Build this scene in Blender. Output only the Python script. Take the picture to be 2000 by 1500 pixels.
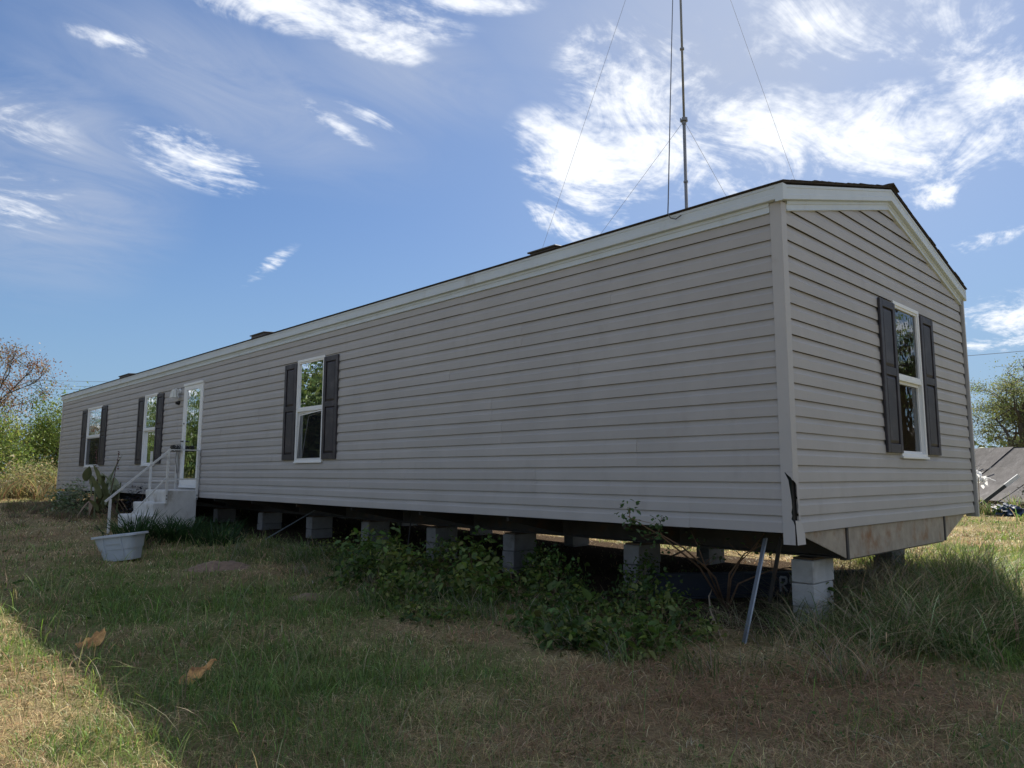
import bpy, bmesh, math, random
import numpy as np
from mathutils import Matrix, Vector

for o in list(bpy.data.objects):
    bpy.data.objects.remove(o)
scene = bpy.context.scene
COL = scene.collection
random.seed(7)
RNG = np.random.default_rng(11)
rad = math.radians

# ------------------------------------------------------------------ camera
CAM = (-5.381, -2.562, 0.4316)
YAW, PITCH, ROLL, FPX = 0.764605, 0.123102, 0.0019934, 1431.1
fw = Vector((math.cos(PITCH)*math.sin(YAW), math.cos(PITCH)*math.cos(YAW), math.sin(PITCH)))
rt = Vector((math.cos(YAW), -math.sin(YAW), 0)); up = rt.cross(fw)
Rv = rt*math.cos(ROLL) + up*math.sin(ROLL); Uv = -rt*math.sin(ROLL) + up*math.cos(ROLL)
cam_data = bpy.data.cameras.new('camera'); cam = bpy.data.objects.new('camera', cam_data); COL.objects.link(cam)
cam_data.sensor_width = 36; cam_data.lens = FPX/2000*36; cam_data.clip_end = 3000; cam_data.clip_start = 0.05
cam.matrix_world = Matrix(((Rv.x, Uv.x, -fw.x, CAM[0]), (Rv.y, Uv.y, -fw.y, CAM[1]), (Rv.z, Uv.z, -fw.z, CAM[2]), (0, 0, 0, 1)))
scene.camera = cam

# ------------------------------------------------------------------ sky, sun, exposure
SUN = Vector((0.729, 0.277, 0.625)).normalized()          # towards the sun: behind the home
SUN_EL = math.asin(SUN.z); SUN_AZ = math.atan2(SUN.x, SUN.y)
world = bpy.data.worlds.new('World'); scene.world = world; world.use_nodes = True
scene.view_settings.view_transform = 'Standard'; scene.view_settings.look = 'None'
scene.view_settings.gamma = 1; scene.view_settings.use_curve_mapping = False
scene.view_settings.exposure = 0.80
SKY_STRENGTH = 0.075
sd = bpy.data.lights.new('sun', 'SUN'); sd.energy = 5.0; sd.angle = rad(0.53); sd.color = (1, 0.93, 0.82)
sun = bpy.data.objects.new('sun', sd); COL.objects.link(sun)
sun.rotation_euler = (-SUN).to_track_quat('-Z', 'Y').to_euler(); sun.location = (10, 5, 20)

def build_sky():
    nt = world.node_tree; nt.nodes.clear(); N = nt.nodes.new; L = nt.links.new
    out = N('ShaderNodeOutputWorld'); bg = N('ShaderNodeBackground'); L(bg.outputs[0], out.inputs[0])
    bg.inputs['Strength'].default_value = SKY_STRENGTH
    sky = N('ShaderNodeTexSky'); sky.sky_type = 'NISHITA'; sky.sun_disc = False
    sky.sun_elevation = SUN_EL; sky.sun_rotation = SUN_AZ; sky.altitude = 100
    sky.air_density = 1.0; sky.dust_density = 0.6; sky.ozone_density = 3.0
    def M(op, a, b=None, c=None, clamp=False):
        n = N('ShaderNodeMath'); n.operation = op; n.use_clamp = clamp
        for i, v in enumerate((a, b, c)):
            if v is None: continue
            if isinstance(v, (int, float)): n.inputs[i].default_value = v
            else: L(v, n.inputs[i])
        return n.outputs[0]
    def ramp(v, lo, hi):
        n = N('ShaderNodeMapRange'); n.interpolation_type = 'SMOOTHSTEP'
        L(v, n.inputs[0]); n.inputs[1].default_value = lo; n.inputs[2].default_value = hi
        return n.outputs[0]
    tc = N('ShaderNodeTexCoord'); sep = N('ShaderNodeSeparateXYZ'); L(tc.outputs['Generated'], sep.inputs[0])
    X, Y, Z = sep.outputs
    az = M('MULTIPLY', M('ARCTAN2', X, Y), 57.29578); el = M('MULTIPLY', M('ARCSINE', Z), 57.29578)
    ae = N('ShaderNodeCombineXYZ'); L(az, ae.inputs[0]); L(el, ae.inputs[1])
    # cloud-deck coordinates: direction projected on a flat layer overhead
    zz = M('ADD', M('MAXIMUM', Z, 0.0), 0.12)
    pl = N('ShaderNodeCombineXYZ'); L(M('DIVIDE', X, zz), pl.inputs[0]); L(M('DIVIDE', Y, zz), pl.inputs[1])
    def noise(scale, detail, rough, dist, rot=0, stretch=(1, 1, 1), loc=(0, 0, 0)):
        m = N('ShaderNodeMapping'); L(pl.outputs[0], m.inputs[0]); m.inputs['Rotation'].default_value = (0, 0, rot)
        m.inputs['Scale'].default_value = stretch; m.inputs['Location'].default_value = loc
        n = N('ShaderNodeTexNoise'); n.noise_dimensions = '2D'; L(m.outputs[0], n.inputs['Vector']); n.inputs['Scale'].default_value = scale
        n.inputs['Detail'].default_value = detail; n.inputs['Roughness'].default_value = rough; n.inputs['Distortion'].default_value = dist
        return n.outputs[0]
    n1 = noise(2.6, 8, 0.66, 0.8, 0.5, (1, 1.7, 1))
    n2 = noise(24, 3, 0.55, 0.0, 0.25, (1, 1.5, 1), (3, 1, 0))
    n3 = noise(1.1, 3, 0.55, 1.2, 0.9, (1, 2.6, 1), (7, 2, 0))
    blobs = [(7.2, 19.6, 4.6, 4.4, -10, 0.50), (19.6, 22.1, 4.2, 1.6, -10, 1.0), (27.0, 32.9, 10.6, 1.4, -1, 0.95), (31.5, 31.7, 4.8, 1.0, -12, 0.75),
             (39.4, 34.5, 5.6, 0.7, 1, 0.85), (13.7, 28.5, 2.8, 0.6, 2, 0.75), (29.5, 25.9, 2.8, 0.6, -24, 0.8), (32.5, 26.7, 2.8, 0.7, -18, 0.65),
             (53.9, 29.1, 5.5, 3.3, -18, 1.0), (49.6, 23.7, 5.3, 2.8, -21, 1.0), (57.4, 23.6, 6.6, 2.9, -6, 1.0), (64.0, 24.6, 6.8, 2.6, -9, 1.0),
             (73.0, 22.9, 8.8, 2.7, -5, 1.05), (79.2, 24.2, 4.4, 2.8, 6, 1.0), (67.6, 31.0, 7.0, 2.3, -17, 1.05), (76.0, 29.3, 6.4, 2.0, -21, 0.85),
             (49.8, 20.9, 3.5, 1.1, -25, 0.85), (48.1, 19.2, 3.0, 0.9, -30, 0.95), (75.2, 18.8, 2.8, 0.9, 11, 0.75), (78.3, 10.4, 3.5, 1.3, 2, 0.95),
             (77.2, 8.6, 3.0, 0.5, 0, 0.7), (77.7, 15.4, 2.6, 0.6, 7, 0.6), (25.1, 15.5, 2.3, 0.5, 39, 0.45),
             (22.0, 27.0, 16.4, 5.2, -5, -0.8), (34.5, 30.1, 12.6, 4.5, -7, -0.7), (10.4, 19.7, 8.4, 8.0, -1, -1.0), (58.4, 30.3, 21.1, 9.0, -11, -0.65)]
    bright = None; veil = None; frames = {}
    for a, e, ra, rb, ro, s in blobs:
        k = 1.45 if s > 0 else 1.3
        q = min((-24, -16, -9, -1, 8, 39), key=lambda t: abs(t-ro)); cr, sr = math.cos(rad(q)), math.sin(rad(q))
        if q not in frames:                                   # azimuth/elevation turned by a few shared angles
            f = N('ShaderNodeCombineXYZ'); L(M('MULTIPLY_ADD', az, cr, M('MULTIPLY', el, sr)), f.inputs[0]); L(M('MULTIPLY_ADD', az, -sr, M('MULTIPLY', el, cr)), f.inputs[1]); frames[q] = f.outputs[0]
        v = N('ShaderNodeVectorMath'); v.operation = 'MULTIPLY_ADD'; L(frames[q], v.inputs[0])
        v.inputs[1].default_value = (1/(ra*k), 1/(rb*k), 0); v.inputs[2].default_value = (-(a*cr+e*sr)/(ra*k), -(-a*sr+e*cr)/(rb*k), 0)
        ln = N('ShaderNodeVectorMath'); ln.operation = 'LENGTH'; L(v.outputs[0], ln.inputs[0])
        v = M('MULTIPLY_ADD', ln.outputs['Value'], -abs(s), abs(s))
        if s > 0: bright = M('MAXIMUM', v, 0.0) if bright is None else M('MAXIMUM', bright, v)
        else: veil = M('MAXIMUM', v, 0.0) if veil is None else M('MAXIMUM', veil, v)
    # the rest of the sky carries the same broken cirrus
    azd = M('ABSOLUTE', M('SUBTRACT', az, 44))
    away = M('MAXIMUM', ramp(azd, 38, 55), ramp(el, 36, 42))
    rest = M('MULTIPLY', away, ramp(n3, 0.42, 0.66))
    bright = M('MAXIMUM', bright, M('MULTIPLY', rest, 0.8)); veil = M('MAXIMUM', veil, M('MULTIPLY', away, M('MULTIPLY', ramp(n3, 0.3, 0.6), 0.6)))
    tex = M('ADD', M('MULTIPLY', n1, 0.78), M('MULTIPLY', n2, 0.22))
    d = M('ADD', M('MULTIPLY', bright, 1.05), M('MULTIPLY', M('SUBTRACT', tex, 0.5), 3.6))
    cl = M('MULTIPLY', ramp(d, 0.12, 1.25), ramp(bright, 0.02, 0.28))
    vl = M('MULTIPLY', M('MULTIPLY', ramp(veil, 0.0, 0.8), ramp(M('ADD', M('MULTIPLY', n3, 0.5), M('MULTIPLY', n1, 0.5)), 0.2, 0.7)), 0.7)
    # veil scatters the light of the sky behind it, clouds are sunlit white
    def mix(fac, a, b):
        n = N('ShaderNodeMix'); n.data_type = 'RGBA'; L(fac, n.inputs[0])
        for i, v in ((6, a), (7, b)):
            if isinstance(v, tuple): n.inputs[i].default_value = v
            else: L(v, n.inputs[i])
        return n.outputs[2]
    # the camera-like shoulder of the aureole, and pale blue haze low down all round
    dt = N('ShaderNodeVectorMath'); dt.operation = 'DOT_PRODUCT'; L(sky.outputs[0], dt.inputs[0]); dt.inputs[1].default_value = (0.25, 0.5, 0.25)
    den = M('DIVIDE', 1.0, M('MULTIPLY_ADD', dt.outputs['Value'], 0.10, 0.80))
    sc = N('ShaderNodeVectorMath'); sc.operation = 'SCALE'; L(sky.outputs[0], sc.inputs[0]); L(den, sc.inputs['Scale'])
    tn = N('ShaderNodeVectorMath'); tn.operation = 'MULTIPLY'; L(sc.outputs[0], tn.inputs[0]); tn.inputs[1].default_value = (0.72, 0.83, 0.97)
    haze = M('MULTIPLY', M('SUBTRACT', 1.0, ramp(el, -2, 20)), 0.75)
    c0 = mix(haze, tn.outputs[0], (2.2, 3.6, 5.3, 1))
    c1 = mix(vl, c0, (3.9, 4.4, 5.5, 1))
    c2 = mix(M('MULTIPLY', cl, 0.93), c1, (8.6, 8.8, 9.1, 1))
    L(c2, bg.inputs['Color'])
build_sky()
world.cycles.sampling_method = 'MANUAL'; world.cycles.sample_map_resolution = 512

# ------------------------------------------------------------------ helpers
def fbm(x, y, scale=1.0, octaves=4, seed=0):
    x = np.asarray(x, float)*scale; y = np.asarray(y, float)*scale
    tot = np.zeros(np.broadcast(x, y).shape); amp = 0.5
    for o in range(octaves):
        xi = np.floor(x); yi = np.floor(y); u = x-xi; v = y-yi
        u = u*u*(3-2*u); v = v*v*(3-2*v)
        def h(a, b):
            s = np.sin(a*127.1+b*311.7+seed*74.7+o*13.3)*43758.5453
            return s-np.floor(s)
        tot = tot+amp*((h(xi, yi)*(1-u)+h(xi+1, yi)*u)*(1-v)+(h(xi, yi+1)*(1-u)+h(xi+1, yi+1)*u)*v)
        x = x*2.03+5.1; y = y*2.03+1.7; amp *= 0.5
    return tot

def ground_z(x, y):
    x = np.asarray(x, float); y = np.asarray(y, float)
    z = -0.80+0.02*np.clip(y, -20, 30)
    z = z+0.05*(fbm(x, y, 0.5, 3, 3)-0.45)+0.02*(fbm(x, y, 2.5, 2, 9)-0.4)
    far = np.clip((np.hypot(x-2, y-8)-30)/60, 0, 1)
    return z+far*0.8*(fbm(x, y, 0.03, 3, 5)-0.45)

def add_obj(name, me, parent=None, mat=None):
    o = bpy.data.objects.new(name, me); COL.objects.link(o)
    if mat is not None:
        for m in (mat if isinstance(mat, (list, tuple)) else [mat]): me.materials.append(m)
    if parent is not None: o.parent = parent
    return o

def np_mesh(name, verts, tris=None, quads=None, col=None):
    """big mesh from numpy arrays"""
    me = bpy.data.meshes.new(name); nv = len(verts)
    nt_ = 0 if tris is None else len(tris); nq = 0 if quads is None else len(quads)
    me.vertices.add(nv); me.vertices.foreach_set('co', np.ascontiguousarray(verts, np.float32).ravel())
    loops = np.concatenate(([] if tris is None else [np.asarray(tris).ravel()])+([] if quads is None else [np.asarray(quads).ravel()])).astype(np.int32)
    me.loops.add(len(loops)); me.loops.foreach_set('vertex_index', loops)
    starts = np.concatenate((np.arange(nt_)*3, nt_*3+np.arange(nq)*4)).astype(np.int32)
    me.polygons.add(nt_+nq); me.polygons.foreach_set('loop_start', starts)
    me.polygons.foreach_set('loop_total', np.concatenate((np.full(nt_, 3), np.full(nq, 4))).astype(np.int32))
    me.update(calc_edges=True)
    if col is not None:
        a = me.attributes.new('Col', 'FLOAT_COLOR', 'POINT')
        c = np.ones((nv, 4), np.float32); c[:, :3] = col; a.data.foreach_set('color', c.ravel())
    return me

class MB:
    def __init__(s): s.v = []; s.f = []; s.mi = []
    def add(s, vs, fs, mi=0):
        b = len(s.v); s.v += [tuple(v) for v in vs]; s.f += [tuple(i+b for i in f) for f in fs]; s.mi += [mi]*len(fs); return s
    def box(s, a, b, fn=None, mi=0):
        x0, y0, z0 = a; x1, y1, z1 = b
        vs = [(x0, y0, z0), (x1, y0, z0), (x1, y1, z0), (x0, y1, z0), (x0, y0, z1), (x1, y0, z1), (x1, y1, z1), (x0, y1, z1)]
        if fn: vs = [fn(*v) for v in vs]
        return s.add(vs, [(0, 3, 2, 1), (4, 5, 6, 7), (0, 1, 5, 4), (1, 2, 6, 5), (2, 3, 7, 6), (3, 0, 4, 7)], mi)
    def prism(s, poly, fa, fb, mi=0):
        n = len(poly); vs = [fa(*p) for p in poly]+[fb(*p) for p in poly]
        return s.add(vs, [tuple(range(n))[::-1], tuple(range(n, 2*n))]+[(i, (i+1) % n, n+(i+1) % n, n+i) for i in range(n)], mi)
    def tube(s, pts, r, sides=8, mi=0, cap=True):
        pts = [Vector(p) for p in pts]; n = len(pts); rs = r if isinstance(r, (list, tuple)) else [r]*n
        vs = []; prev = None
        for i, p in enumerate(pts):
            d = (pts[min(i+1, n-1)]-pts[max(i-1, 0)]).normalized()
            if prev is None:
                a = d.orthogonal().normalized()
            else:
                a = prev-d*prev.dot(d)
                a = a.normalized() if a.length > 1e-6 else d.orthogonal().normalized()
            prev = a; b = d.cross(a)
            for k in range(sides):
                t = 2*math.pi*k/sides; vs.append(p+(a*math.cos(t)+b*math.sin(t))*rs[i])
        fs = [(i*sides+k, i*sides+(k+1) % sides, (i+1)*sides+(k+1) % sides, (i+1)*sides+k) for i in range(n-1) for k in range(sides)]
        if cap: fs += [tuple(range(sides))[::-1], tuple(range((n-1)*sides, n*sides))]
        return s.add(vs, fs, mi)
    def bar(s, p, q, w, h, upv=(0, 0, 1), mi=0):
        p = Vector(p); q = Vector(q); d = (q-p).normalized(); u = Vector(upv); a = d.cross(u)
        if a.length < 1e-4: a = d.orthogonal()
        a.normalize(); b = a.cross(d)
        vs = [e+a*(w/2*i)+b*(h/2*j) for e in (p, q) for i, j in ((-1, -1), (1, -1), (1, 1), (-1, 1))]
        return s.add(vs, [(0, 1, 2, 3), (7, 6, 5, 4), (0, 4, 5, 1), (1, 5, 6, 2), (2, 6, 7, 3), (3, 7, 4, 0)], mi)
    def build(s, name, mat, parent=None, bevel=0, smooth=False, segs=1):
        me = bpy.data.meshes.new(name); bm = bmesh.new()
        vs = [bm.verts.new(v) for v in s.v]
        for f, mi in zip(s.f, s.mi):
            try:
                fc = bm.faces.new([vs[i] for i in f]); fc.material_index = mi; fc.smooth = smooth
            except ValueError: pass
        bmesh.ops.recalc_face_normals(bm, faces=bm.faces[:])
        if bevel: bmesh.ops.bevel(bm, geom=bm.edges[:], offset=bevel, segments=segs, affect='EDGES', profile=0.5)
        bm.to_mesh(me); bm.free()
        return add_obj(name, me, parent, mat)

def tag(o, label, cat, group=None):
    o['label'] = label; o['category'] = cat
    if group: o['group'] = group
    return o
def empty(name, loc, label, cat, group=None):
    o = bpy.data.objects.new(name, None); COL.objects.link(o); o.location = loc; o.empty_display_size = 0.2
    return tag(o, label, cat, group)
def rebase(o, par):
    """children are modelled in world coordinates: keep them there"""
    o.parent = par; o.matrix_parent_inverse = Matrix.Translation(-Vector(par.location)); return o

# ------------------------------------------------------------------ materials
def mat_nodes(name):
    m = bpy.data.materials.new(name); m.use_nodes = True; nt = m.node_tree; nt.nodes.clear()
    return m, nt.nodes.new, nt.links.new
def pbr(name, color, rough=0.6, var=0.0, vscale=8, bump=0, bscale=60, metal=0, dirt=None, dscale=3, dlo=0.5, dhi=0.75, stretch=(1, 1, 1), spec=0.5, objvar=0.0):
    m, N, L = mat_nodes(name)
    out = N('ShaderNodeOutputMaterial'); b = N('ShaderNodeBsdfPrincipled'); L(b.outputs[0], out.inputs[0])
    b.inputs['Roughness'].default_value = rough; b.inputs['Metallic'].default_value = metal; b.inputs['Specular IOR Level'].default_value = spec
    geo = N('ShaderNodeNewGeometry'); mp = N('ShaderNodeMapping'); L(geo.outputs['Position'], mp.inputs[0]); mp.inputs['Scale'].default_value = stretch
    col = None
    rgb = N('ShaderNodeRGB'); rgb.outputs[0].default_value = (*color, 1); col = rgb.outputs[0]
    def nz(sc, det=5, rough_=0.6):
        n = N('ShaderNodeTexNoise'); L(mp.outputs[0], n.inputs['Vector']); n.inputs['Scale'].default_value = sc; n.inputs['Detail'].default_value = det; n.inputs['Roughness'].default_value = rough_
        return n.outputs[0]
    if var or objvar:
        h = N('ShaderNodeHueSaturation'); L(col, h.inputs['Color']); col = h.outputs[0]
        mr = N('ShaderNodeMapRange'); mr.inputs[1].default_value = 0.3; mr.inputs[2].default_value = 0.7; mr.inputs[3].default_value = 1-var; mr.inputs[4].default_value = 1+var
        L(nz(vscale), mr.inputs[0])
        if objvar:
            oi = N('ShaderNodeObjectInfo'); m2 = N('ShaderNodeMapRange'); L(oi.outputs['Random'], m2.inputs[0]); m2.inputs[3].default_value = 1-objvar; m2.inputs[4].default_value = 1+objvar
            mu = N('ShaderNodeMath'); mu.operation = 'MULTIPLY'; L(mr.outputs[0], mu.inputs[0]); L(m2.outputs[0], mu.inputs[1]); L(mu.outputs[0], h.inputs['Value'])
        else: L(mr.outputs[0], h.inputs['Value'])
    if dirt:
        mx = N('ShaderNodeMix'); mx.data_type = 'RGBA'; L(col, mx.inputs[6]); mx.inputs[7].default_value = (*dirt, 1); col = mx.outputs[2]
        mr = N('ShaderNodeMapRange'); mr.interpolation_type = 'SMOOTHSTEP'; mr.inputs[1].default_value = dlo; mr.inputs[2].default_value = dhi; L(nz(dscale, 7, 0.65), mr.inputs[0]); L(mr.outputs[0], mx.inputs[0])
    L(col, b.inputs['Base Color'])
    if bump:
        bp = N('ShaderNodeBump'); bp.inputs['Strength'].default_value = bump; bp.inputs['Distance'].default_value = 0.01; L(nz(bscale, 4), bp.inputs['Height']); L(bp.outputs[0], b.inputs['Normal'])
    return m
def leaf_mat(name, trans=0.4, rough=0.5, gloss=0.08):
    m, N, L = mat_nodes(name)
    out = N('ShaderNodeOutputMaterial'); at = N('ShaderNodeAttribute'); at.attribute_name = 'Col'
    d = N('ShaderNodeBsdfDiffuse'); t = N('ShaderNodeBsdfTranslucent'); mx = N('ShaderNodeMixShader'); mx.inputs[0].default_value = trans
    L(at.outputs['Color'], d.inputs[0])
    h = N('ShaderNodeHueSaturation'); L(at.outputs['Color'], h.inputs['Color']); h.inputs['Saturation'].default_value = 1.1; h.inputs['Value'].default_value = 1.25; h.inputs['Hue'].default_value = 0.49
    L(h.outputs[0], t.inputs[0]); L(d.outputs[0], mx.inputs[1]); L(t.outputs[0], mx.inputs[2])
    g = N('ShaderNodeBsdfGlossy'); g.inputs['Roughness'].default_value = rough; g.inputs['Color'].default_value = (0.8, 0.85, 0.8, 1)
    m2 = N('ShaderNodeMixShader'); m2.inputs[0].default_value = gloss; L(mx.outputs[0], m2.inputs[1]); L(g.outputs[0], m2.inputs[2]); L(m2.outputs[0], out.inputs[0])
    return m
def glass_mat(name, tint=(0.80, 0.86, 0.84), ior=1.9, wav=0.02):
    m, N, L = mat_nodes(name)
    out = N('ShaderNodeOutputMaterial'); fr = N('ShaderNodeFresnel'); fr.inputs[0].default_value = ior
    t = N('ShaderNodeBsdfTransparent'); t.inputs[0].default_value = (*tint, 1); g = N('ShaderNodeBsdfGlossy'); g.inputs['Roughness'].default_value = 0.0; g.inputs['Color'].default_value = (0.96, 0.98, 1, 1)
    geo = N('ShaderNodeNewGeometry'); n = N('ShaderNodeTexNoise'); L(geo.outputs['Position'], n.inputs['Vector']); n.inputs['Scale'].default_value = 5; n.inputs['Detail'].default_value = 2
    bp = N('ShaderNodeBump'); bp.inputs['Strength'].default_value = 1; bp.inputs['Distance'].default_value = wav; L(n.outputs[0], bp.inputs['Height']); L(bp.outputs[0], g.inputs['Normal'])
    mx = N('ShaderNodeMixShader'); L(fr.outputs[0], mx.inputs[0]); L(t.outputs[0], mx.inputs[1]); L(g.outputs[0], mx.inputs[2]); L(mx.outputs[0], out.inputs[0])
    return m
def screen_mat(name):
    m, N, L = mat_nodes(name); out = N('ShaderNodeOutputMaterial'); t = N('ShaderNodeBsdfTransparent'); d = N('ShaderNodeBsdfDiffuse'); d.inputs[0].default_value = (0.02, 0.02, 0.022, 1)
    mx = N('ShaderNodeMixShader'); mx.inputs[0].default_value = 0.62; L(t.outputs[0], mx.inputs[1]); L(d.outputs[0], mx.inputs[2]); L(mx.outputs[0], out.inputs[0]); return m

VINYL = pbr('vinyl_siding', (0.395, 0.378, 0.366), 0.55, 0.05, 1.1, 0.10, 45, dirt=(0.31, 0.29, 0.275), dscale=2.0, dlo=0.50, dhi=1.0, stretch=(1.8, 1.8, 0.8), objvar=0.035, spec=0.35)
VINYL_POST = pbr('vinyl_corner', (0.43, 0.415, 0.405), 0.5, 0.04, 2, 0.05, 40, dirt=(0.28, 0.24, 0.21), dscale=4, dlo=0.58, dhi=0.85, spec=0.35)
WHITE_TRIM = pbr('white_trim', (0.55, 0.60, 0.635), 0.5, 0.05, 2, 0.04, 40, dirt=(0.42, 0.425, 0.41), dscale=3.5, dlo=0.55, dhi=0.85, stretch=(1, 1, 0.6))
WHITE_VINYL = pbr('white_window_vinyl', (0.76, 0.77, 0.77), 0.4, 0.03, 4, dirt=(0.45, 0.42, 0.38), dscale=9, dlo=0.6, dhi=0.85)
SHUTTER = pbr('shutter_plastic', (0.030, 0.026, 0.032), 0.55, 0.15, 6, 0.1, 120, dirt=(0.075, 0.068, 0.07), dscale=6, dlo=0.45, dhi=0.8)
WRAP = pbr('green_housewrap', (0.012, 0.022, 0.018), 0.7)
DARKGAP = pbr('dark_sheathing', (0.03, 0.028, 0.026), 0.85)
SHINGLE = pbr('roof_shingle', (0.045, 0.036, 0.032), 0.95, 0.3, 30, 0.6, 120)
VENT = pbr('roof_vent_metal', (0.10, 0.09, 0.085), 0.7, 0.15, 12)
RUST = pbr('rusty_steel', (0.32, 0.275, 0.22), 0.65, 0.22, 9, 0.3, 40, metal=0.0, dirt=(0.24, 0.125, 0.06), dscale=4.2, dlo=0.50, dhi=0.72, stretch=(0.9, 1, 0.8))
STEEL = pbr('dark_chassis_steel', (0.05, 0.047, 0.045), 0.7, 0.2, 6, dirt=(0.10, 0.055, 0.03), dscale=5, dlo=0.5, dhi=0.75)
GALV = pbr('galvanised_steel', (0.25, 0.28, 0.32), 0.45, 0.12, 14, 0.04, 80, metal=0.6)
RAIL = pbr('painted_rail', (0.62, 0.62, 0.60), 0.5, 0.08, 10, dirt=(0.35, 0.30, 0.25), dscale=8, dlo=0.55, dhi=0.8)
CONC = pbr('precast_concrete', (0.58, 0.575, 0.555), 0.9, 0.12, 6, 0.35, 60, dirt=(0.30, 0.265, 0.21), dscale=4.5, dlo=0.50, dhi=0.80, stretch=(1, 1, 0.7))
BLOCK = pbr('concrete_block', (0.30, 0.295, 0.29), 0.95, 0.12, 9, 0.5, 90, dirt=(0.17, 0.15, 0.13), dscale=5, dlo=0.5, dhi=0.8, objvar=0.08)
WOODSHIM = pbr('shim_wood', (0.12, 0.085, 0.055), 0.9, 0.2, 20)
BELLY = pbr('belly_board', (0.012, 0.012, 0.013), 0.8)
ROOM = pbr('room_wall', (0.24, 0.22, 0.19), 0.9, 0.1, 3)
CURTAIN = pbr('curtain_cloth', (0.62, 0.66, 0.62), 0.9, 0.35, 22, dirt=(0.12, 0.17, 0.15), dscale=14, dlo=0.48, dhi=0.62)
GLASS = glass_mat('window_glass', ior=1.45, wav=0.0006); GLASS_WAVY = glass_mat('wavy_window_glass', ior=1.8, wav=0.0018); SCREEN = screen_mat('insect_screen')
BLACKP = pbr('black_plastic', (0.012, 0.012, 0.013), 0.45)
TUB = pbr('grey_tub_plastic', (0.46, 0.50, 0.545), 0.45, 0.06, 4, dirt=(0.26, 0.25, 0.23), dscale=5, dlo=0.5, dhi=0.8)
FOAM = pbr('orange_foam', (0.60, 0.34, 0.13), 0.95, 0.35, 24, 1.0, 70, dirt=(0.28, 0.145, 0.065), dscale=14, dlo=0.45, dhi=0.7)
DIRT = pbr('red_dirt', (0.21, 0.145, 0.10), 1.0, 0.3, 14, 1.0, 40)
NAVY = pbr('navy_beam_paint', (0.025, 0.032, 0.048), 0.6, 0.2, 5, dirt=(0.06, 0.05, 0.045), dscale=4, dlo=0.5, dhi=0.8)
LETTER = pbr('faded_white_paint', (0.50, 0.51, 0.53), 0.8, 0.25, 30)
MAST = pbr('mast_galvanised', (0.22, 0.225, 0.235), 0.5, 0.15, 3, metal=0.4)
WIRE = pbr('guy_wire', (0.22, 0.22, 0.23), 0.5)
COAX = pbr('coax_cable', (0.09, 0.09, 0.095), 0.5)
BARK = pbr('bark', (0.085, 0.068, 0.052), 0.95, 0.25, 9, 0.6, 30)
STEMB = pbr('shrub_stem', (0.19, 0.115, 0.07), 0.85, 0.2, 12)
TWIG = pbr('dry_twig', (0.34, 0.27, 0.19), 0.9, 0.15, 12)
SHEDROOF = pbr('weathered_roof_felt', (0.10, 0.092, 0.09), 0.95, 0.3, 2.2, 0.9, 9, dirt=(0.20, 0.19, 0.185), dscale=1.9, dlo=0.5, dhi=0.75, stretch=(1, 2.2, 1), objvar=0.15)
OLDWOOD = pbr('grey_old_wood', (0.12, 0.11, 0.10), 0.95, 0.25, 10, 0.5, 40)
RAG = pbr('white_rag', (0.75, 0.75, 0.73), 0.9)
BLUETARP = pbr('blue_tarp', (0.04, 0.07, 0.14), 0.6, 0.2, 8)
LEAF = leaf_mat('leaf', 0.4, 0.45, 0.025); BLADE = leaf_mat('grass_blade', 0.42, 0.5, 0.03)

# ------------------------------------------------------------------ ground
GREEN = np.array((0.125, 0.185, 0.052)); STRAW = np.array((0.44, 0.355, 0.20)); BROWN = np.array((0.29, 0.20, 0.118)); LUSH = np.array((0.055, 0.125, 0.022))
def blob(x, y, cx, cy, r, ry=None):
    ry = ry or r
    return np.exp(-(((x-cx)/r)**2+((y-cy)/ry)**2))
def cover(x, y):
    """greenness and red-brownness of the turf, 0..1"""
    g = 0.25+1.5*(fbm(x, y, 0.9, 4, 21)-0.47)+0.9*(fbm(x, y, 3.1, 3, 31)-0.45)
    g = g+0.5*blob(x, y, -3.0, 4.3, 1.4, 2.6)+0.45*blob(x, y, -3.5, 1.6, 0.9, 1.0)+0.8*blob(x, y, 1.2, -0.9, 1.1, 0.8)+0.7*blob(x, y, 4.6, -0.5, 2.2, 1.0)+0.55*blob(x, y, 7.0, 0.2, 3.0, 1.6)-0.45*blob(x, y, -4.9, 1.6, 0.6, 2.6)+0.7*blob(x, y, -4.55, 5.2, 0.35, 0.7)+0.6*blob(x, y, -4.35, 1.25, 0.25, 0.3)
    g = g-0.45*blob(x, y, -0.8, -0.9, 0.8, 0.6)-0.3*blob(x, y, -2.4, -0.1, 1.2, 0.9)-0.5*blob(x, y, -1.0, 17, 3, 4)-0.25*blob(x, y, -0.9, 1.3, 0.7, 1.4)
    b = 0.35+1.6*(fbm(x, y, 1.3, 3, 41)-0.47)+0.5*blob(x, y, -0.8, -0.9, 1.0, 0.7)+0.35*blob(x, y, -2.3, 0.0, 1.3, 0.8)+0.5*blob(x, y, -4.5, 3.1, 0.4, 0.4)
    return np.clip(g, 0, 1), np.clip(b, 0, 1)
def turf_colour(x, y):
    g, b = cover(x, y); g = g[..., None]; b = b[..., None]
    dry = STRAW*(1-b*0.75)+BROWN*b*0.75
    return dry*(1-g)+GREEN*g

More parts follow.
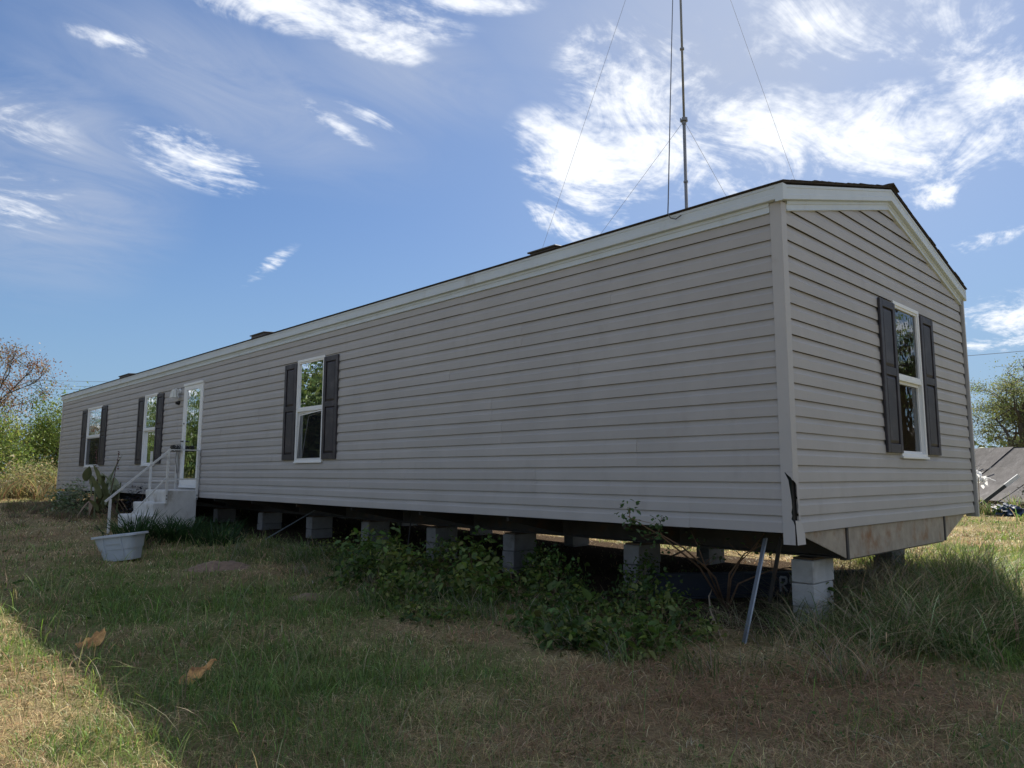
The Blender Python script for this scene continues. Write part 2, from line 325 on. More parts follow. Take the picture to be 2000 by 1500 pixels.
def axis(lo, hi, step, far, k=1.22):
    a = list(np.arange(lo, hi+1e-6, step)); d = step
    while a[-1] < far: d *= k; a.append(a[-1]+d)
    d = step
    while a[0] > -far: d *= k; a.insert(0, a[0]-d)
    return np.array(a)
gx = axis(-8, 10, 0.12, 900); gy = axis(-5, 26, 0.14, 900)
GX, GY = np.meshgrid(gx, gy, indexing='ij'); GZ = ground_z(GX, GY)
gv = np.stack([GX, GY, GZ], -1).reshape(-1, 3); ny = len(gy)
ii, jj = np.meshgrid(np.arange(len(gx)-1), np.arange(ny-1), indexing='ij'); q0 = (ii*ny+jj).ravel()
gq = np.stack([q0, q0+ny, q0+ny+1, q0+1], 1)
gc = turf_colour(gv[:, 0], gv[:, 1])*0.9
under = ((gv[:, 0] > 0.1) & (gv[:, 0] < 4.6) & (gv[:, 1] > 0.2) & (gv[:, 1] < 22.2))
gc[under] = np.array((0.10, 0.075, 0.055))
m, N, L = mat_nodes('turf_soil')
out = N('ShaderNodeOutputMaterial'); bs = N('ShaderNodeBsdfDiffuse'); at = N('ShaderNodeAttribute'); at.attribute_name = 'Col'; geo = N('ShaderNodeNewGeometry')
nz = N('ShaderNodeTexNoise'); L(geo.outputs['Position'], nz.inputs['Vector']); nz.inputs['Scale'].default_value = 38; nz.inputs['Detail'].default_value = 5; nz.inputs['Roughness'].default_value = 0.7
mr = N('ShaderNodeMapRange'); L(nz.outputs[0], mr.inputs[0]); mr.inputs[1].default_value = 0.3; mr.inputs[2].default_value = 0.7; mr.inputs[3].default_value = 0.45; mr.inputs[4].default_value = 1.25
hs = N('ShaderNodeHueSaturation'); L(at.outputs['Color'], hs.inputs['Color']); L(mr.outputs[0], hs.inputs['Value']); L(hs.outputs[0], bs.inputs[0])
bp = N('ShaderNodeBump'); bp.inputs['Distance'].default_value = 0.03; L(nz.outputs[0], bp.inputs['Height']); L(bp.outputs[0], bs.inputs['Normal']); L(bs.outputs[0], out.inputs[0])
SOIL = m
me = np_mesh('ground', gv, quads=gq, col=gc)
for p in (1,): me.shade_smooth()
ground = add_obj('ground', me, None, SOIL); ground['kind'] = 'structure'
print('ground', len(gq))

# ------------------------------------------------------------------ mobile home
W, LEN, C5 = 4.69, 22.2, 0.127
SL = 0.262                        # roof slope
EAVE = 2.70; MID = W/2; OH = 0.06
home = empty('mobile_home', (MID, LEN/2, 0), 'long single-wide mobile home with taupe lap siding raised on block piers', 'mobile home')
def H(o): return rebase(o, home)
def LW(u, o, z): return (-o, u, z)          # long wall: u = y
def EW(u, o, z): return (u, -o, z)          # end wall: u = x
PROFILE = [(0.0030, 0.017), (0.0152, 0.017), (0.0152, -0.001), (0.0188, 0.000), (0.0168, 0.074), (0.0112, 0.085), (0.0020, 0.1265)]
def lap_strip(mb, fn, u0, u1, k, rnd):
    n = max(1, int((u1-u0)/0.32)); vs = []; P = len(PROFILE)
    for i in range(n+1):
        u = u0+(u1-u0)*i/n
        w = 0.0016*math.sin(u*2.1+k*1.7)+0.0011*math.sin(u*5.3+k*2.9+rnd)
        dz = 0.0016*math.sin(u*1.3+k*0.9+rnd*2)
        for j, (o, z) in enumerate(PROFILE):
            vs.append(fn(u, o+(w if 0 < j < 6 else 0), k*C5+z+(dz if 0 < j < 6 else 0)))
    fs = [(i*P+j, (i+1)*P+j, (i+1)*P+j+1, i*P+j+1) for i in range(n) for j in range(P-1)]
    for i in (0, n): fs.append(tuple(i*P+j for j in range(P)))
    mb.add(vs, fs)
WIN_LONG = [(18.12, 19.42), (14.03, 14.85), (6.97, 7.79)]
DOOR = (11.5, 12.47)
def cuts_long(k):
    c = []
    if 5 <= k <= 16: c += WIN_LONG
    if 2 <= k <= 16: c.append(DOOR)
    return c
def minus(iv, cuts):
    res = [iv]
    for a, b in cuts:
        nr = []
        for s, e in res:
            if b <= s or a >= e: nr.append((s, e)); continue
            if a > s+0.01: nr.append((s, a))
            if b < e-0.01: nr.append((b, e))
        res = nr
    return res
rr = random.Random(3)
JOINTS = {0: 0.9, 1: 2.7, 2: 1.43, 3: 3.2, 4: 3.37, 5: 2.1, 6: 0.7, 7: 2.9, 8: 1.7, 9: 0.5}
for row in range(10):
    ks = [2*row, 2*row+1]
    edges = [0.064]; y = JOINTS[row]
    if y < 0.8: y += 3.4
    while y < LEN-0.9: edges.append(y); y += 3.55+rr.uniform(-0.15, 0.1)
    edges.append(LEN-0.09)
    for a, b in zip(edges[:-1], edges[1:]):
        rnd = rr.uniform(0, 6)
        parts = {k: minus((a, b), cuts_long(k)) for k in ks}
        both = minus((a, b), [c for c in cuts_long(ks[0]) if c in cuts_long(ks[1])])
        for s, e in both:
            mb = MB()
            for k in ks:
                for p, q in parts[k]:
                    if p >= s-1e-6 and q <= e+1e-6:
                        # panel ends lap 12 mm over the neighbour
                        lap = 0.012 if (abs(p-a) < 1e-6 and a > 0.07) else 0
                        lift = 0.0026 if lap else 0
                        lap_strip(mb, (lambda u, o, z, l=lift: LW(u, o+l, z)), p-lap, q, k, rnd)
            if mb.v: H(mb.build('siding_panel', VINYL))
def roof_z(x): return EAVE+SL*(min(x, W-x)+OH)
def end_iv(k):
    ztop = (k+1)*C5; zlim = ztop-0.165+0.20        # course top may hide behind the frieze
    need = (zlim-EAVE)/SL-OH
    a = max(0.060, need); b = min(W-0.045, W-need)
    return (a, b) if b > a+0.05 else None
for row in range(13):
    ks = [2*row, 2*row+1]; segs = {}
    for k in ks:
        iv = end_iv(k)
        segs[k] = minus(iv, [(2.315, 3.06)] if 5 <= k <= 16 else []) if iv else []
    groups = [[(k, s) for k in ks for s in segs[k] if s[1] < 2.7 or len(segs[k]) == 1], [(k, s) for k in ks for s in segs[k] if s[0] > 2.7 and len(segs[k]) > 1]]
    for gi, g in enumerate(groups):
        mb = MB(); rnd = rr.uniform(0, 6)
        for k, (p, q) in g: lap_strip(mb, EW, p, q+(rr.uniform(-0.012, 0.006) if q > 4.5 else 0), k, rnd)
        if mb.v: H(mb.build('siding_panel', VINYL))

# sheathing behind the siding, with openings
def sheath(name, fn, u0, u1, z0, z1, holes, mat, o=-0.004):
    us = sorted({u0, u1, *[h[0] for h in holes], *[h[1] for h in holes]}); mb = MB()
    for a, b in zip(us[:-1], us[1:]):
        zs = [(z0, z1)]
        for h in holes:
            if h[0] <= a+1e-6 and h[1] >= b-1e-6: zs = [(z0, h[2]), (h[3], z1)]
        for p, q in zs:
            if q > p: mb.add([fn(a, o, p), fn(b, o, p), fn(b, o, q), fn(a, o, q)], [(0, 1, 2, 3)])
    return H(mb.build(name, mat))
holes_l = [(a, b, 0.635, 2.155) for a, b in WIN_LONG]+[(DOOR[0]+0.04, DOOR[1]-0.04, 0.20, 2.155)]
sheath('wall_sheathing', LW, 0, LEN, 0.012, 2.62, holes_l, WRAP)
sheath('wall_sheathing', EW, 0, W, 0.012, 2.62, [(2.315, 3.06, 0.635, 2.155)], DARKGAP)
mb = MB(); mb.add([(0, 0.004, 2.62), (W, 0.004, 2.62), (W, 0.004, EAVE), (MID, 0.004, roof_z(MID)-0.03), (0, 0.004, EAVE)], [(0, 1, 2, 3, 4)]); H(mb.build('gable_sheathing', DARKGAP))
mb = MB(); mb.add([(W, 0, 0), (W, LEN, 0), (W, LEN, EAVE), (W, 0, EAVE)], [(0, 1, 2, 3)])
mb.add([(0, LEN, 0), (W, LEN, 0), (W, LEN, EAVE), (MID, LEN, roof_z(MID)-0.03), (0, LEN, EAVE)], [(0, 1, 2, 3, 4)]); H(mb.build('rear_wall', VINYL))
mb = MB(); mb.box((0.02, 0.02, -0.012), (W-0.02, LEN-0.02, 0.008)); H(mb.build('belly_board', BELLY))
mb = MB(); mb.add([(0, 0, 2.5), (W, 0, 2.5), (W, LEN, 2.5), (0, LEN, 2.5)], [(0, 1, 2, 3)]); H(mb.build('ceiling_board', ROOM))

# corner posts; the near one is split open low down
def flange(fn, rows, thick=0.0022):
    mb = MB(); n = len(rows); vs = []
    for z, a, b in rows: vs += [fn(a, 0.0235, z), fn(b, 0.0235, z)]
    for z, a, b in rows: vs += [fn(a, 0.0235-thick, z), fn(b, 0.0235-thick, z)]
    fs = []
    for i in range(n-1):
        fs += [(2*i, 2*i+1, 2*i+3, 2*i+2), (2*n+2*i, 2*n+2*i+1, 2*n+2*i+3, 2*n+2*i+2), (2*i, 2*i+2, 2*n+2*i+2, 2*n+2*i), (2*i+1, 2*i+3, 2*n+2*i+3, 2*n+2*i+1)]
    mb.add(vs, fs); return mb
ltr = [(-0.085, -0.022, 0.072), (0.055, -0.022, 0.072), (0.085, -0.012, 0.072), (0.105, 0.004, 0.072), (0.13, -0.004, 0.072), (0.155, 0.002, 0.072), (0.19, -0.006, 0.072), (0.25, -0.003, 0.072),
       (0.31, 0.004, 0.072), (0.36, 0.010, 0.072), (0.395, 0.014, 0.072), (0.42, 0.026, 0.072), (0.452, 0.041, 0.072), (0.456, 0.0405, 0.072)]
H(flange(LW, ltr).build('corner_post_flange', VINYL_POST))
H(flange(LW, [(0.4561, -0.022, 0.072), (0.9, -0.022, 0.072), (1.7, -0.022, 0.071), (2.575, -0.022, 0.070)]).build('corner_post_flange', VINYL_POST))
# sliver of left flange beside the split top
H(flange(LW, [(0.395, -0.022, -0.017), (0.415, -0.022, -0.006), (0.43, -0.022, 0.012), (0.4555, -0.022, 0.039)]).build('corner_post_splinter', VINYL_POST))
rtr = [(0.083, 0.052, 0.070), (0.10, 0.046, 0.070), (0.125, 0.050, 0.071), (0.16, 0.038, 0.071), (0.20, 0.045, 0.070), (0.26, 0.038, 0.069), (0.31, 0.034, 0.068), (0.35, 0.035, 0.067), (0.372, 0.020, 0.067), (0.39, -0.010, 0.066), (0.394, -0.0213, 0.066), (0.9, -0.0213, 0.066), (1.7, -0.0213, 0.065), (2.575, -0.0213, 0.064)]
H(flange(EW, rtr).build('corner_post_flange', VINYL_POST))
H(flange(lambda u, o, z: EW(u, o+0.006+0.05*max(0, 0.09-z), z), [(-0.085, -0.0213, 0.112), (-0.005, -0.0213, 0.112), (0.02, -0.0213, 0.098), (0.06, -0.0213, 0.084), (0.078, -0.0213, 0.070), (0.090, -0.0213, 0.035), (0.096, -0.0213, -0.005)]).build('corner_post_flange', VINYL_POST))
mb = MB(); mb.box((W-0.012, -0.045, -0.05), (W+0.028, -0.012, 2.66)); mb.box((W, -0.011, -0.05), (W+0.028, 0.09, 2.66)); H(mb.build('corner_post', VINYL_POST))
mb = MB(); mb.box((-0.028, LEN-0.092, -0.02), (0.0, LEN+0.02, 2.6)); H(mb.build('corner_post', VINYL_POST))

# frieze, soffit and fascia: one profile run along the eaves and up both rakes
FASC = [(0.000, 0.0), (0.068, 0.0), (0.068, -0.022), (0.064, -0.026), (0.064, -0.075), (0.068, -0.080), (0.068, -0.117), (0.060, -0.120), (0.000, -0.120)]
FRZ = [(0.000, -0.121), (0.034, -0.121), (0.034, -0.148), (0.026, -0.152), (0.026, -0.190), (0.034, -0.196), (0.034, -0.203), (0.000, -0.203)]
def run_long(poly, y0, y1, sx=-1, x0=0.0):
    mb = MB(); mb.prism(poly, lambda o, z: (x0+sx*o, y0, EAVE+z), lambda o, z: (x0+sx*o, y1, EAVE+z)); return mb
y = -0.068
ys = [-0.0679, 3.6, 7.3, 11.0, 14.6, 18.3, LEN+0.06]
for a, b in zip(ys[:-1], ys[1:]): H(run_long(FASC, a, b-0.0015).build('fascia_board', WHITE_TRIM))
ys = [0.0725, 2.9, 6.55, 10.2, 13.9, 17.5, LEN-0.02]
for a, b in zip(ys[:-1], ys[1:]): H(run_long(FRZ, a, b-0.0015).build('frieze_board', WHITE_TRIM))
H(run_long(FASC, -0.0679, LEN+0.06, 1, W).build('fascia_board', WHITE_TRIM))
def rake(poly, xa, xb):
    za = EAVE+SL*(min(xa, W-xa)+OH); zb = EAVE+SL*(min(xb, W-xb)+OH); mb = MB()
    mb.prism(poly, lambda o, z: (xa, -o, za+z-0.0158), lambda o, z: (xb, -o, zb+z-0.0158)); return mb
H(rake(FASC, -0.0675, MID-0.0006).build('rake_fascia', WHITE_TRIM)); H(rake(FASC, MID+0.0006, W+0.067).build('rake_fascia', WHITE_TRIM))
H(rake(FRZ, 0.0665, MID-0.0006).build('rake_frieze', WHITE_TRIM)); H(rake(FRZ, MID+0.0006, W-0.014).build('rake_frieze', WHITE_TRIM))

# roof: deck, shingle courses, ridge caps, vents
mb = MB(); T = 0.012
for s in (0, 1):
    f = (lambda x: x) if s == 0 else (lambda x: W-x)
    pts = [(-0.072, EAVE+SL*(-0.072+OH)+0.0035), (MID, roof_z(MID)+0.0035)]
    vs = []
    for yy in (-0.074, LEN+0.07):
        for xx, zz in pts: vs += [(f(xx), yy, zz), (f(xx), yy, zz+T)]
    mb.add(vs, [(0, 1, 3, 2), (4, 6, 7, 5), (0, 4, 5, 1), (2, 3, 7, 6), (1, 5, 7, 3), (0, 2, 6, 4)])
roof = mb.build('roof', SHINGLE); H(roof)
def R_(o):
    o.parent = roof; o.matrix_parent_inverse = Matrix.Identity(4); return o
ncourse = 17; dx = (MID+0.085)/ncourse
for s in (0, 1):
    f = (lambda x: x) if s == 0 else (lambda x: W-x)
    for i in range(ncourse):
        xa = -0.085+i*dx; xb = min(xa+dx*1.35, MID); ya = -0.080-rr.uniform(-0.003, 0.007); yb = LEN+0.08; t0 = 0.0190+rr.uniform(0, 0.004); curl = rr.uniform(-0.003, 0.004)
        def zz(x, t): return EAVE+SL*(x+OH)+0.0035+t
        vs = []
        for yy, c in ((ya, curl), (ya+0.25, 0), (yb, 0)):
            vs += [(f(xa), yy, zz(xa, 0.0125)+c), (f(xa), yy, zz(xa, t0)+c), (f(xb), yy, zz(xb, 0.0175)), (f(xb), yy, zz(xb, 0.0125))]
        fs = [(0, 1, 2, 3), (8, 11, 10, 9)]
        for q in (0, 4): fs += [(q+j, q+(j+1) % 4, q+4+(j+1) % 4, q+4+j) for j in range(4)]
        mb = MB(); mb.add(vs, fs); R_(mb.build('shingle_course', SHINGLE))
mb = MB(); zr = roof_z(MID)+0.004
mb.prism([(-0.15, -0.15*SL+0.022), (0, 0.030), (0.15, -0.15*SL+0.022), (0.15, -0.15*SL+0.033), (0, 0.045), (-0.15, -0.15*SL+0.033)], lambda a, z: (MID+a, -0.098, zr+z), lambda a, z: (MID+a, LEN+0.09, zr+z))
R_(mb.build('ridge_cap', SHINGLE))
for y0, y1, x0, x1, hgt in ((2.62, 3.02, 0.22, 0.62, 0.105), (9.55, 10.1, 0.22, 0.62, 0.135), (17.0, 17.8, 0.22, 0.62, 0.13)):
    mb = MB(); zb0 = roof_z(x0)-0.05; zt = roof_z(x0)+hgt
    mb.add([(x0, y0, zb0), (x1, y0, zb0), (x1, y1, zb0), (x0, y1, zb0), (x0+0.015, y0+0.015, zt), (x1-0.03, y0+0.015, zt+0.03), (x1-0.03, y1-0.015, zt+0.03), (x0+0.015, y1-0.015, zt)],
           [(0, 3, 2, 1), (4, 5, 6, 7), (0, 1, 5, 4), (1, 2, 6, 5), (2, 3, 7, 6), (3, 0, 4, 7)])
    mb.box((x0-0.012, y0-0.012, zt-0.012), (x1, y1+0.012, zt+0.006), lambda x, y_, z: (x, y_, z+(x-x0)*0.075)); R_(mb.build('roof_vent', VENT, bevel=0.006))

# windows, shutters
def shutter(fn, u0, u1, z0=0.645, z1=2.13):
    mb = MB(); o0, o1, o2 = 0.0205, 0.045, 0.030; st = 0.062
    zm = z0+(z1-z0)*0.53
    def slab(a, b, c, d, p, q): mb.box((a, p, c), (b, q, d), lambda u, o, z: fn(u, o, z))
    slab(u0, u0+st, z0, z1, o0, o1); slab(u1-st, u1, z0, z1, o0, o1)
    for a, b in ((z0, z0+0.085), (zm-0.04, zm+0.04), (z1-0.075, z1)): slab(u0+st, u1-st, a, b, o0, o1-0.0007)
    ob = mb.build('shutter', SHUTTER, bevel=0.0035); H(ob)
    for a, b in ((z0+0.085, zm-0.04), (zm+0.04, z1-0.075)):
        m2 = MB(); p, q = u0+st, u1-st; e = 0.035
        vs = [fn(p, 0.023, a), fn(q, 0.023, a), fn(q, 0.023, b), fn(p, 0.023, b), fn(p+e, 0.039, a+e), fn(q-e, 0.039, a+e), fn(q-e, 0.039, b-e), fn(p+e, 0.039, b-e)]
        m2.add(vs, [(0, 1, 5, 4), (1, 2, 6, 5), (2, 3, 7, 6), (3, 0, 4, 7), (4, 5, 6, 7)])
        c = m2.build('raised_panel', SHUTTER); c.parent = ob; c.matrix_parent_inverse = Matrix.Identity(4)
def sub(o, par): o.parent = par; o.matrix_parent_inverse = Matrix.Identity(4); return o
def frame4(mb, fn, u0, u1, z0, z1, w, o0, o1, wb=None, skew=None):
    wb = wb or w
    for a, b, c, d in ((u0, u0+w, z0, z1), (u1-w, u1, z0, z1), (u0+w, u1-w, z0, z0+wb), (u0+w, u1-w, z1-w, z1)):
        e = 0.0006 if (c == z0 and a != u0 and d < z1) or (d == z1 and a == u0+w) else 0
        mb.box((a, o0, c), (b, o1-e, d), lambda u, o, z: fn(*(skew(u, o, z) if skew else (u, o, z))))
def window(fn, u0, u1, z0=0.603, z1=2.168, screen=None, curtain=None, wavy=False, label=None):
    zm = z0+(z1-z0)*0.505; G = GLASS_WAVY if wavy else GLASS
    mb = MB(); frame4(mb, fn, u0, u1, z0, z1, 0.038, -0.06, 0.030, 0.045); mb.box((u0+0.038, -0.02, zm-0.022), (u1-0.038, 0.026, zm+0.022), fn)
    mb.box((u0-0.008, 0.0305, z0-0.006), (u1+0.008, 0.045, z0+0.016), fn)
    wn = mb.build('window', WHITE_VINYL, bevel=0.002); H(wn)
    if label: wn['label'] = label
    m2 = MB(); frame4(m2, fn, u0+0.0385, u1-0.0385, zm+0.0225, z1-0.0385, 0.022, -0.02, 0.020); sub(m2.build('upper_sash', WHITE_VINYL), wn)
    m2 = MB(); frame4(m2, fn, u0+0.0385, u1-0.0385, z0+0.0455, zm-0.0225, 0.026, -0.040, -0.006); sub(m2.build('lower_sash', WHITE_VINYL), wn)
    for n, a, b, o in (('upper_pane', zm+0.043, z1-0.059, 0.004), ('lower_pane', z0+0.07, zm-0.047, -0.022)):
        m2 = MB(); m2.add([fn(u0+0.058, o, a), fn(u1-0.058, o, a), fn(u1-0.058, o, b), fn(u0+0.058, o, b)], [(0, 1, 2, 3)]); sub(m2.build(n, G), wn)
    if screen:
        sk = screen if callable(screen) else None
        m2 = MB(); a, b, c, d = u0+0.045, u1-0.045, z0+0.05, zm-0.026; s = sk or (lambda u, o, z: (u, o, z))
        frame4(m2, fn, a, b, c, d, 0.014, 0.004, 0.014, skew=sk); ob = sub(m2.build('screen_frame', WHITE_VINYL), wn)
        m3 = MB(); m3.add([fn(*s(u, 0.009, z)) for u, z in ((a+0.012, c+0.012), (b-0.012, c+0.012), (b-0.012, d-0.012), (a+0.012, d-0.012))], [(0, 1, 2, 3)]); sub(m3.build('screen_mesh', SCREEN), wn)
    # room behind the opening
    m2 = MB(); D = -1.3; e = 0.3
    P = [fn(u, o, z) for o in (-0.07, D) for u, z in ((u0-e, z0-0.3), (u1+e, z0-0.3), (u1+e, z1+0.25), (u0-e, z1+0.25))]
    m2.add(P, [(4, 5, 6, 7), (0, 1, 5, 4), (1, 2, 6, 5), (2, 3, 7, 6), (3, 0, 4, 7)]); sub(m2.build('room_interior', ROOM), wn)
    if curtain:
        a, b, zb, zt = curtain; n = 40; vs = []
        for i in range(n+1):
            u = a+(b-a)*i/n; o = -0.11-0.018*math.sin(i*1.15)-0.008*math.sin(i*2.7); sag = 0.10*math.sin(math.pi*i/n)+0.02*math.sin(i*1.9)
            vs += [fn(u, o, zb+sag), fn(u, o*0.95, (zb+zt)/2), fn(u, o*0.9, zt)]
        m2 = MB(); m2.add(vs, [(3*i+j, 3*i+3+j, 3*i+4+j, 3*i+1+j) for i in range(n) for j in (0, 1)]); sub(m2.build('curtain', CURTAIN, smooth=True), wn)
    return wn
for (u0, u1), sw in zip(WIN_LONG, (0.47, 0.39, 0.385)):
    shutter(LW, u1+0.004, u1+sw); shutter(LW, u0-sw-0.01, u0-0.004)
window(LW, *WIN_LONG[0], screen=True, wavy=True, label='far window with a dark screen over its lower sash')
window(LW, *WIN_LONG[1], wavy=True, label='window beside the door, reflecting sky in its upper pane')
def bent(u, o, z):
    t = (z-0.65)/0.72; s = (7.745-u)/0.73
    return (u-(0.16*(1-s)*(1-t)*0.9) if s < 0.5 else u, o+0.006+0.03*(1-s)*(1-t), z+0.0)
def bent2(u, o, z):
    s = (7.745-u)/0.73; t = (z-0.65)/0.72
    return (u-0.13*t*(1-s), o+0.01+0.03*t*(1-s), z-0.05*t*(1-s))
window(LW, *WIN_LONG[2], screen=bent2, curtain=(7.02, 7.74, 1.50, 2.16), label='window with a sagging curtain above and a bent screen below')
shutter(EW, 1.912, 2.309); shutter(EW, 3.066, 3.462)
window(EW, 2.315, 3.06, wavy=True, label='end-wall window full of reflected tree and sky')

# storm door
d0, d1 = DOOR; fn = LW
mb = MB(); frame4(mb, fn, d0, d1, 0.175, 2.205, 0.045, -0.08, 0.034, 0.03); mb.box((d0-0.004, 0.0345, 2.165), (d1+0.004, 0.05, 2.212), fn); mb.box((d0+0.04, 0.0345, 0.17), (d1-0.04, 0.06, 0.20), fn)
door = mb.build('door', WHITE_VINYL, bevel=0.002); H(door); door['label'] = 'white full-glass storm door, slightly sprung in its frame'
def spr(u, o, z): return fn(u, o+0.018*(d1-u)*max(0, 1.2-z), z)
mb = MB(); frame4(mb, spr, d0+0.047, d1-0.047, 0.207, 2.158, 0.085, 0.002, 0.033, 0.12); sub(mb.build('storm_door_leaf', WHITE_VINYL, bevel=0.003), door)
mb = MB(); mb.add([spr(d0+0.125, 0.018, 0.32), spr(d1-0.125, 0.018, 0.32), spr(d1-0.125, 0.018, 2.08), spr(d0+0.125, 0.018, 2.08)], [(0, 1, 2, 3)]); sub(mb.build('door_glass', GLASS_WAVY), door)
mb = MB(); mb.box((d0+0.046, -0.11, 0.21), (d1-0.046, -0.075, 2.15), fn); sub(mb.build('inner_door', ROOM), door)
mb = MB(); n = 14; vs = []
for i in range(n+1):
    u = d1-0.12-0.36*i/n; o = -0.04-0.012*math.sin(i*2.1); vs += [fn(u, o, 0.30), fn(u, o, 2.08)]
mb.add(vs, [(2*i, 2*i+2, 2*i+3, 2*i+1) for i in range(n)]); sub(mb.build('door_curtain', CURTAIN), door)
mb = MB(); mb.tube([fn(d1-0.09, 0.034, 1.07), fn(d1-0.09, 0.075, 1.07)], 0.014); mb.bar(fn(d1-0.09, 0.078, 1.07), fn(d1-0.20, 0.078, 1.06), 0.022, 0.018); sub(mb.build('door_handle', BLACKP), door); mb = MB(); mb.tube([fn(d1-0.09, 0.033, 1.42), fn(d1-0.09, 0.045, 1.42)], 0.016); sub(mb.build('door_lock', BLACKP), door)

# porch light and doorbell on the siding
mb = MB(); mb.tube([LW(12.74, 0.013, 2.10), LW(12.74, 0.035, 2.10)], [0.055, 0.05], 14); mb.tube([LW(12.74, 0.03, 2.10), LW(12.74, 0.10, 2.13), LW(12.74, 0.13, 2.11)], 0.014, 8)
n = 8
lamp = tag(mb.build('porch_light', WHITE_VINYL), 'white lantern porch light on the siding beside the door', 'wall lamp')
mb = MB(); mb.tube([LW(12.74, 0.13, 2.125), LW(12.74, 0.13, 2.10), LW(12.74, 0.13, 1.955)], [0.03, 0.05, 0.085], 8, cap=True)
s_ = mb.build('lamp_shade', pbr('frosted_lamp_glass', (0.62, 0.63, 0.58), 0.35)); s_.parent = lamp
for k in range(8):
    t = 2*math.pi*k/8; mb = MB(); c, s = math.cos(t), math.sin(t); mb.bar((-0.13+0.051*c, 12.74+0.051*s, 2.10), (-0.13+0.087*c, 12.74+0.087*s, 1.955), 0.008, 0.008); b = mb.build('shade_rib', WHITE_VINYL); b.parent = lamp
mb = MB(); mb.tube([LW(12.76, 0.013, 1.86), LW(12.76, 0.05, 1.86)], [0.045, 0.042], 14); mb.tube([LW(12.76, 0.05, 1.86), LW(12.76, 0.085, 1.845)], [0.03, 0.024], 12)
tag(mb.build('door_camera', BLACKP), 'small round black camera on the siding under the porch light', 'camera')

# chassis
for x in (0.97, 3.60):
    mb = MB(); mb.box((x-0.004, 0.06, -0.245), (x+0.004, LEN-0.1, -0.013)); mb.box((x-0.06, 0.06, -0.26), (x+0.06, LEN-0.1, -0.2455)); mb.box((x-0.06, 0.06, -0.0275), (x+0.06, LEN-0.1, -0.0125)); H(mb.build('chassis_beam', STEEL))
yy = 1.6
while yy < LEN-0.5:
    for xa, xb in ((0.05, 0.905), (W-0.05, 3.665)):
        mb = MB(); mb.prism([(xa, -0.014), (xb, -0.014), (xb, -0.23), (xa, -0.055)], lambda x, z: (x, yy, z), lambda x, z: (x, yy+0.03, z)); H(mb.build('outrigger', STEEL))
    mb = MB(); mb.box((1.035, yy, -0.17), (3.535, yy+0.04, -0.05)); H(mb.build('cross_member', STEEL)); yy += 1.55
header = MB(); header.box((0.995, 0.006, -0.262), (3.53, 0.020, -0.006)); hd = H(header.build('end_header', RUST)); hd['label'] = 'rust-stained steel header plate under the end wall'
mb = MB(); mb.prism([(0.10, -0.007), (0.955, -0.007), (0.955, -0.255), (0.10, -0.012)], lambda x, z: (x, 0.008, z), lambda x, z: (x, 0.020, z)); H(mb.build('end_outrigger', RUST))
mb = MB(); mb.prism([(W-0.36, -0.007), (3.575, -0.007), (3.575, -0.250), (W-0.36, -0.012)], lambda x, z: (x, 0.008, z), lambda x, z: (x, 0.020, z)); H(mb.build('end_outrigger', RUST))
for x in (0.975, 3.553):
    mb = MB(); mb.box((x-0.018, -0.004, -0.262), (x+0.018, 0.058, -0.004)); H(mb.build('header_flange', STEEL))
mb = MB(); mb.box((0.97, 0.0205, -0.275), (3.56, 0.07, -0.2625)); H(mb.build('header_lip', STEEL))
for u, z in ((2.0, 0.03), (2.9, 0.03), (3.9, 0.02)):
    pass

# ------------------------------------------------------------------ block piers
PIER_Y = [12.62, 10.57, 8.73, 7.05, 5.42, 3.92, 2.10, 0.31]
PLAB = ['concrete block pier right next to the entry steps', 'second block pier from the entry steps', 'third block pier from the steps, diagonal strap beside it', 'fourth block pier from the steps, half hidden by weeds',
        'fifth block pier from the steps, above the leafy weeds', 'block pier in front of the wide dark gap, third from the near corner', 'vine-draped block pier, second from the near corner', 'pale block pier at the near corner under the rusty header']
bmesh_cache = {}
def block_mesh(hh):
    if hh not in bmesh_cache:
        mb = MB(); mb.box((-0.195, -0.097, 0), (0.195, 0.097, hh)); o = mb.build('block', BLOCK, bevel=0.006); bmesh_cache[hh] = o.data; bpy.data.objects.remove(o)
    return bmesh_cache[hh]
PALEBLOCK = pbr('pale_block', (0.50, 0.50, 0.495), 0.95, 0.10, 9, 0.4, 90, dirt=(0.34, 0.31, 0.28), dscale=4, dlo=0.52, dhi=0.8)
def pier(x, y, label, group, pale=False):
    zt = -0.262; gz = float(ground_z(x, y))-0.05
    t = empty('block_pier', (x, y, gz), label, 'pier', group); z = zt-0.018-0.012
    mb = MB(); mb.box((x-0.16, y-0.085, zt-0.018), (x+0.15, y+0.09, zt-0.0005)); rebase(mb.build('shim', WOODSHIM), t)
    i = 0; z += 0.012
    while z > gz+0.02:
        hh = 0.19; b = bpy.data.objects.new('block', block_mesh(hh)); COL.objects.link(b); b.parent = t
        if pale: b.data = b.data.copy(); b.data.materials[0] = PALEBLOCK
        b.location = (rr.uniform(-0.006, 0.006), rr.uniform(-0.006, 0.006), z-hh-gz); b.rotation_euler = (0, 0, rr.uniform(-0.03, 0.03)+(math.pi if i % 2 else 0)); z -= hh+0.006; i += 1
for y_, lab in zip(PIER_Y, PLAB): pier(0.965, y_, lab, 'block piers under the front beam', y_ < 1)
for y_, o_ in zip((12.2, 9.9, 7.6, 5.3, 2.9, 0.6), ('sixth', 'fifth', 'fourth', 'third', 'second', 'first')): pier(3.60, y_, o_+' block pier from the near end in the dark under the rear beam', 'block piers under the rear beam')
for y_, o_ in zip((15.2, 17.9, 20.6), ('behind the canna', 'under the far window', 'nearest the far corner')): pier(0.965, y_, 'low block pier beyond the entry steps, '+o_, 'block piers beyond the steps')
